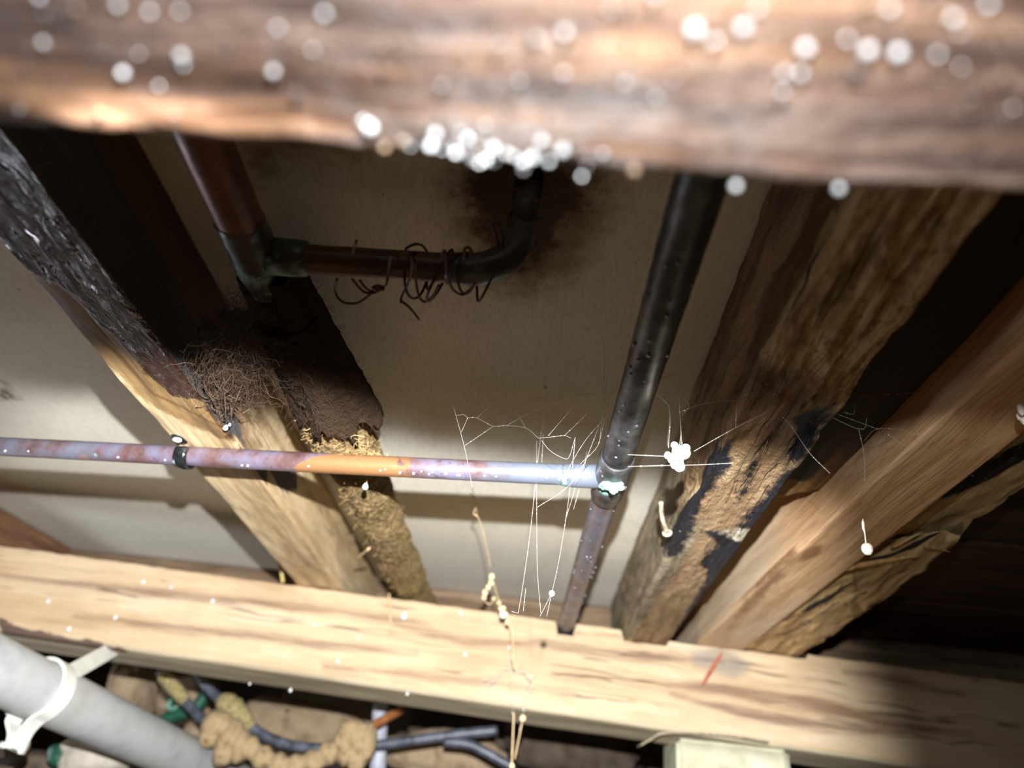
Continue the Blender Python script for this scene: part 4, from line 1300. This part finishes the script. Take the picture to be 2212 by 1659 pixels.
for px, py, s_ in ((1062, 1246, 7), (1061, 1258, 7), (1055, 1268, 6), (1048, 1280, 7), (1046, 1290, 6), (1078, 1302, 5), (1082, 1314, 6), (1088, 1314, 5), (1096, 1344, 6), (1067, 1293, 4), (1129, 1552, 7), (1106, 1655, 6)):
    parts.append(ball(PY(px, py, D_at(py)), s_ * 0.9 / FPX, 2, (1, 1, 1.2), 0.4, 3))
for b_ in parts:
    mesh_obj('knot', *b_, m_str, strg)
parts = [ball(PY(1088, 1328, D_), 8 * D_ / FPX, 2, (1.2, 1, 0.9), 0.4, 3)]
mesh_obj('fluff', *merge(parts), m_egg, strg)
# pearl-like drops in the vertical threads
for px, py, s_, lb in ((1192, 1282, 7, 'clear round drop low on the vertical threads beside the pipe foot'), (1178, 837, 6, 'pale drop at the top of the longest vertical spider thread')):
    tag(mesh_obj('water_drop', *ball(PY(px, py, 0.56), s_ * 0.56 / FPX, 2), m_bead), lb, 'water drop')
tag(mesh_obj('water_drop', *drop_shape(PZ(789, 1052, 0.250), 0.0030), m_bead), 'drop hanging from the frayed tuft below the thin copper pipe', 'water drop')
tag(mesh_obj('water_drop', *drop_shape(zplane(874, 1334) - np.array([0, 0.006, 0]), 0.0055), m_bead), 'white drop in front of the bearer under the end of the lagging', 'water drop')

# ------------------------------------------------------------------ below the bearer: waste pipe and hanger
m_pvc = plain('grey_plastic_pipe', C(148, 151, 152), C(172, 174, 174), 0.45, 16, 0.1, 0.0005, spec=0.4, c3=C(160, 159, 152))
m_white = plain('white_plastic', C(200, 202, 192), C(222, 224, 216), 0.4, 40, 0.1, 0.0003)


def thick_band(path, nrm_, w_vec, th, name, mat, parent):
    """ribbon with thickness: path (n,3), outward normals, half-width vector"""
    V, F = [], []
    for p, n_ in zip(path, nrm_):
        V += [p - w_vec, p + w_vec, p + w_vec + n_ * th, p - w_vec + n_ * th]
    for i in range(len(path) - 1):
        for k in range(4):
            F.append((i * 4 + k, i * 4 + (k + 1) % 4, i * 4 + 4 + (k + 1) % 4, i * 4 + 4 + k))
    F += [(3, 2, 1, 0), tuple((len(path) - 1) * 4 + k for k in range(4))]
    return mesh_obj(name, V, F, mat, parent, False)


RP = 0.034
pA, pB = PY(-40, 1432, 0.85), PY(262, 1574, 1.12)
pdir = _n(pB - pA)
pvc = mesh_obj('waste_pipe', *tube(line(pA - pdir * 0.25, pA + pdir * 0.95, 40), RP, 48), m_pvc)
tag(pvc, 'grey plastic waste pipe sloping down at the lower left under the bearer', 'pipe')
hc = pA + pdir * 1.02 * np.dot(PY(85, 1480, 0.95) - pA, pdir)
side = _n(np.cross(pdir, [0, 0, 1.0]))
upv = np.cross(side, pdir)
hang = empty('pipe_hanger', hc, 'white plastic pipe hanger clamped round the grey waste pipe and strapped to the bearer', 'pipe hanger')
wv = pdir * 0.011


def ringpts(a0, a1, n, r):
    A_ = np.radians(np.linspace(a0, a1, n))
    nr = np.cos(A_)[:, None] * side + np.sin(A_)[:, None] * upv
    return hc + nr * r, nr


RG = RP + 0.001
pr, nr = ringpts(150, -62, 40, RG)
# right half: over the top, down the right side, then out into the lower lug
lug_dir = _n(-upv * 0.95 - side * 0.10)
lastp, lastn = pr[-1], nr[-1]
dn = np.array([0.10, 0, -1.0])
ext = [hc + side * 0.010 - upv * (RP + 0.006), hc + side * 0.004 - upv * (RP + 0.004) + dn * 0.014, hc + side * 0.003 - upv * (RP + 0.004) + dn * 0.030]
pp = smooth_path(list(pr[::3]) + ext, 4)
tn = np.gradient(pp, axis=0)
nn_ = np.array([_n(np.cross(pdir, -_n(t))) for t in tn])
if np.dot(nn_[0], nr[0]) < 0:
    nn_ = -nn_
thick_band(pp, nn_, wv, 0.0042, 'clamp_half', m_white, hang)
pr2, nr2 = ringpts(-195, -112, 16, RG)
ext2 = [hc - side * 0.014 - upv * (RP + 0.004), hc - side * 0.004 - upv * (RP + 0.004) + dn * 0.014, hc - side * 0.002 - upv * (RP + 0.004) + dn * 0.030]
pp2 = smooth_path(list(pr2[::3]) + ext2, 4)
tn = np.gradient(pp2, axis=0)
nn2 = np.array([_n(np.cross(pdir, _n(t))) for t in tn])
if np.dot(nn2[0], nr2[0]) < 0:
    nn2 = -nn2
thick_band(pp2, nn2, wv, 0.0042, 'clamp_half', m_white, hang)
bl_ = hc - upv * (RP + 0.004) + dn * 0.026
mesh_obj('bolt', *tube(line(bl_ - side * 0.022, bl_ + side * 0.012, 8), 0.0042, 12), m_white, hang)
mesh_obj('bolt_head', *tube(line(bl_ + side * 0.010, bl_ + side * 0.014, 4), 0.0085, 6), m_white, hang)
s0 = hc + side * (RP * 0.72) + upv * (RP * 0.62)
s1 = zplane(222, 1426)
s1[1] += 0.012
s1[2] = np.polyval(Bm, s1[0]) - 0.002
sp = line(s0, s1, 10)
sn = _n(np.cross(_n(s1 - s0), pdir))
wst = _n(np.cross(sn, _n(s1 - s0)))
V, F = [], []
for i, p in enumerate(sp):
    hw = 0.011
    cut = 0.0
    V += [p - wst * hw, p + wst * hw, p + wst * hw + sn * 0.003, p - wst * hw + sn * 0.003]
V = np.array(V)
V[-3:-1] += _n(s1 - s0) * 0.02
for i in range(9):
    for k in range(4):
        F.append((i * 4 + k, i * 4 + (k + 1) % 4, i * 4 + 4 + (k + 1) % 4, i * 4 + 4 + k))
F += [(3, 2, 1, 0), (36, 37, 38, 39)]
mesh_obj('hanger_strap', V, F, m_white, hang, False)

# ------------------------------------------------------------------ below the bearer: rubble, cables, rope
m_rock1 = plain('tan_stone', C(120, 100, 78), C(168, 146, 118), 0.95, 22, 0.8, 0.004, c3=C(142, 122, 98))
m_rock2 = plain('pale_grey_stone', C(140, 132, 120), C(186, 178, 164), 0.95, 18, 0.6, 0.004, c3=C(176, 150, 140))
m_rock3 = plain('dark_stone', C(62, 52, 44), C(104, 90, 76), 0.95, 18, 0.8, 0.004)


def rock(px, py, y, sx, sy, mat, label, sq=1.0, seed=0):
    c_ = PY(px, py, y)
    v_, f_ = ico(4)
    q_ = v_ * (1 + 0.35 * fbm(v_ * 1.4 + seed * 9.1, 4))[:, None]
    q_ = np.sign(q_) * np.abs(q_) ** 0.8
    q_ = q_ * np.array([sx * y / FPX, 0.06, sy * y / FPX]) + c_
    q_ = q_ + 0.003 * np.stack([fbm(q_ * 60 + k, 3) for k in range(3)], 1)
    tag(mesh_obj('rock', q_, f_, mat), label, 'rock', 'rubble behind the waste pipe')


rock(285, 1497, 1.55, 40, 62, m_rock1, 'tan stone wedged upright above the grey waste pipe', seed=1)
rock(205, 1640, 1.25, 58, 38, m_rock2, 'pale pinkish-grey stone below the grey waste pipe', seed=2)
rock(60, 1660, 1.30, 90, 30, m_rock3, 'dark flat stone below the pipe hanger', seed=3)
rock(405, 1510, 1.75, 60, 48, m_rock1, 'brownish stone behind the frayed cable at the tan stone', seed=4)
rock(470, 1580, 1.62, 60, 26, m_rock1, 'tan stone behind the left knot of the wrapped rope', seed=5)
rock(640, 1570, 1.75, 130, 45, m_rock1, 'wide brown stone behind the black cable', seed=6)
rock(700, 1570, 1.95, 95, 90, m_rock2, 'greyish stone high behind the rope, under the bearer', seed=7)
rock(960, 1630, 1.60, 120, 40, m_rock1, 'brown stone right of the white standpipe', seed=8)
rock(1010, 1605, 1.9, 110, 95, m_rock3, 'dark stone above the black cable right of the standpipe', seed=9)
rock(1230, 1620, 1.7, 130, 48, m_rock3, 'dark stone left of the pale stump', seed=10)
rock(360, 1655, 1.45, 90, 26, m_rock3, 'dark stone under the lower end of the waste pipe', seed=11)
m_green = plain('dark_green_plastic', C(20, 60, 46), C(40, 98, 76), 0.5, 40, 0.2, 0.0005)
m_teal = plain('teal_plastic', C(70, 130, 112), C(120, 170, 150), 0.5, 60, 0.2, 0.0005)
hs = empty('green_hose', PY(375, 1522, 1.5), 'dark green hose scraps showing above the waste pipe', 'hose')
mesh_obj('hose', *tube(smooth_path([PY(330, 1566, 1.5), PY(375, 1548, 1.5), PY(420, 1530, 1.5), PY(450, 1490, 1.5)], 8), 0.012, 14), m_green, hs)
A_ = np.linspace(0.6, 6.0, 30)
cc = PY(375, 1521, 1.47)
mesh_obj('hose_ring', *tube([cc + np.array([math.cos(a) * 0.009, -0.002 * a / 6, math.sin(a) * 0.009]) for a in A_], 0.0042, 8), m_teal, hs)
tag(mesh_obj('plastic_sheet', *tube(smooth_path([PY(115, 1650, 1.22), PY(150, 1615, 1.24), PY(210, 1590, 1.28)], 8), [0.012 + 0.01 * math.sin(k * 0.4) ** 2 for k in range(17)], 14), m_green), 'dark green plastic strip above the pale pinkish-grey stone', 'plastic strip')
m_cable = plain('grey_black_cable', C(44, 48, 56), C(96, 102, 114), 0.4, 60, 0.2, 0.0005, spec=0.5)
m_lichen = plain('crusty_yellow_grime', C(110, 100, 70), C(176, 160, 108), 0.95, 160, 0.8, 0.001)
D2 = 1.36
ql = lambda *p: [PY(a, b, D2) for a, b in p]
cb = empty('cable', PY(560, 1590, D2), 'grey-black cable sagging behind the rope below the bearer', 'cable')
mesh_obj('sheath', *tube(smooth_path(ql((425, 1452), (452, 1490), (480, 1515), (520, 1550), (570, 1588), (640, 1612), (720, 1616), (810, 1610), (900, 1598), (1000, 1585), (1075, 1578)), 8), 0.0085, 14), m_cable, cb)
mesh_obj('grime', *tube(smooth_path(ql((476, 1508), (500, 1530), (524, 1552), (545, 1572)), 6), [0.011, 0.014, 0.017, 0.019, 0.02, 0.019, 0.021, 0.022, 0.02, 0.019, 0.02, 0.019, 0.017, 0.016, 0.014, 0.012, 0.011, 0.010, 0.009], 16), m_lichen, cb, attrs=None)
tag(mesh_obj('cable', *tube(smooth_path(ql((960, 1602), (1010, 1608), (1050, 1625), (1110, 1660)), 8), 0.008, 12), m_cable), 'black cable drooping away at the right of the white standpipe', 'cable')
c2 = empty('cable', PY(400, 1510, D2), 'dirty cable dropping from the bearer into the left knot of the rope', 'cable')
mesh_obj('sheath', *tube(smooth_path(ql((345, 1450), (375, 1480), (405, 1520), (450, 1565)), 8), 0.0085, 14), m_cable, c2)
mesh_obj('grime', *tube(smooth_path(ql((350, 1458), (375, 1484), (402, 1516)), 6), [0.010, 0.0115, 0.012, 0.012, 0.0125, 0.013, 0.0125, 0.012, 0.012, 0.0115, 0.011, 0.0105, 0.009], 14), m_lichen, c2)
m_rope = plain('tan_wrapped_rope', C(112, 92, 64), C(164, 142, 108), 0.95, 70, 0.8, 0.003, c3=C(140, 118, 86))
D3 = 1.28
qr = lambda *p: [PY(a, b, D3) for a, b in p]
rope = empty('wrapped_rope', PY(620, 1640, D3), 'tan cloth-bound rope sagging between two knots below the bearer', 'rope')
arc_ = smooth_path(qr((480, 1570), (520, 1600), (565, 1635), (620, 1655), (680, 1645), (730, 1612), (760, 1590)), 14)
rr = 0.0165 + 0.0025 * np.sin(np.linspace(0, 60, len(arc_)))
v_, f_ = tube(arc_, rr, 24)
mesh_obj('cord', v_, f_, m_rope, rope, True, None, 0.002 * fbm(v_ * 60, 3))


def knot(name, blobs):
    ps = []
    for px, py, sx, sy in blobs:
        v_, f_ = ico(3)
        q_ = v_ * (1 + 0.18 * fbm(v_ * 1.8 + px, 3))[:, None] * np.array([sx * D3 / FPX, 0.022, sy * D3 / FPX]) + PY(px, py, D3)
        q_ = q_ + 0.0025 * np.stack([fbm(q_ * 110 + k, 3) for k in range(3)], 1)
        ps.append((q_, f_))
    mesh_obj(name, *merge(ps), m_rope, rope)


knot('left_knot'.split('_')[1], [(468, 1565, 30, 28), (500, 1600, 28, 36), (485, 1625, 22, 26), (520, 1612, 20, 30), (455, 1590, 20, 22)])
knot('knot', [(768, 1585, 34, 26), (750, 1610, 20, 36), (775, 1625, 22, 36), (795, 1605, 16, 34), (760, 1570, 24, 14)])
m_cu2 = plain('orange_copper_tube', C(150, 92, 50), C(200, 134, 84), 0.5, 60, 0.2, 0.0005, 0.4)
tag(mesh_obj('copper_tube', *tube(line(PY(785, 1580, 1.30), PY(868, 1532, 1.36), 10), 0.0075, 14), m_cu2), 'short orange copper tube poking out of the right knot of the rope', 'pipe')
m_lav = plain('pale_lilac_plastic', C(150, 152, 166), C(190, 192, 204), 0.5, 40, 0.1, 0.0005)
tag(mesh_obj('standpipe', *tube(line(PY(812, 1760, 1.42), PY(822, 1520, 1.42), 12), 0.0145, 20), m_lav), 'pale lilac plastic standpipe behind the right knot of the rope', 'pipe')
tag(mesh_obj('conduit', *tube(line(PY(276, 1700, 1.4), PY(280, 1622, 1.4), 8), 0.010, 16), m_lav), 'pale lilac conduit stub below the waste pipe', 'pipe')

# ------------------------------------------------------------------ stump under the bearer
m_stump = plain('pale_cream_stump', C(154, 151, 126), C(178, 175, 150), 0.85, 24, 0.6, 0.003, c3=C(190, 187, 170))
ys_ = 1.13
c1, c2_ = PY(1462, 1586, ys_), PY(1705, 1612, ys_)
x0, x1, zt_ = c1[0], c2_[0], (c1[2] + c2_[2]) / 2
bm = bmesh.new()
bmesh.ops.create_cube(bm, size=1)
for vv in bm.verts:
    vv.co = Vector(((x0 + x1) / 2 + vv.co.x * (x1 - x0), ys_ + 0.055 + vv.co.y * 0.11, zt_ - 0.25 + vv.co.z * 0.5))
bmesh.ops.bevel(bm, geom=bm.edges[:], offset=0.006, segments=3, affect='EDGES')
bmesh.ops.subdivide_edges(bm, edges=[e_ for e_ in bm.edges if e_.calc_length() > 0.05], cuts=24, use_grid_fill=True)
bm.verts.ensure_lookup_table()
sv = np.array([v_.co[:] for v_ in bm.verts])
sf = [tuple(x.index for x in f_.verts) for f_ in bm.faces]
bm.free()
sv[:, 2] -= 0.004
stump = mesh_obj('stump', sv, sf, m_stump, None, True, None, 0.0012 * fbm(sv * 45, 4))
tag(stump, 'pale cream square stump standing under the far bearer', 'stump')
m_pack = plain('weathered_grey_strip', C(110, 100, 80), C(168, 156, 130), 0.8, 60, 0.5, 0.001)
pk = smooth_path([PY(1384, 1612, 1.12), PY(1405, 1600, 1.125), PY(1440, 1586, 1.13), PY(1560, 1590, 1.135), PY(1660, 1606, 1.14)], 8)
V, F = [], []
for p in pk:
    hw = 0.03
    V += [p + np.array([0, -0.004, 0]), p + np.array([0, hw, 0.0]), p + np.array([0, hw, 0.003]), p + np.array([0, -0.004, 0.003])]
for i in range(len(pk) - 1):
    for k in range(4):
        F.append((i * 4 + k, i * 4 + (k + 1) % 4, i * 4 + 4 + (k + 1) % 4, i * 4 + 4 + k))
F += [(3, 2, 1, 0), tuple((len(pk) - 1) * 4 + k for k in range(4))]
tag(mesh_obj('packing_strip', V, F, m_pack, None, False), 'thin grey packing strip on top of the stump, its end curling down at the left', 'packing')
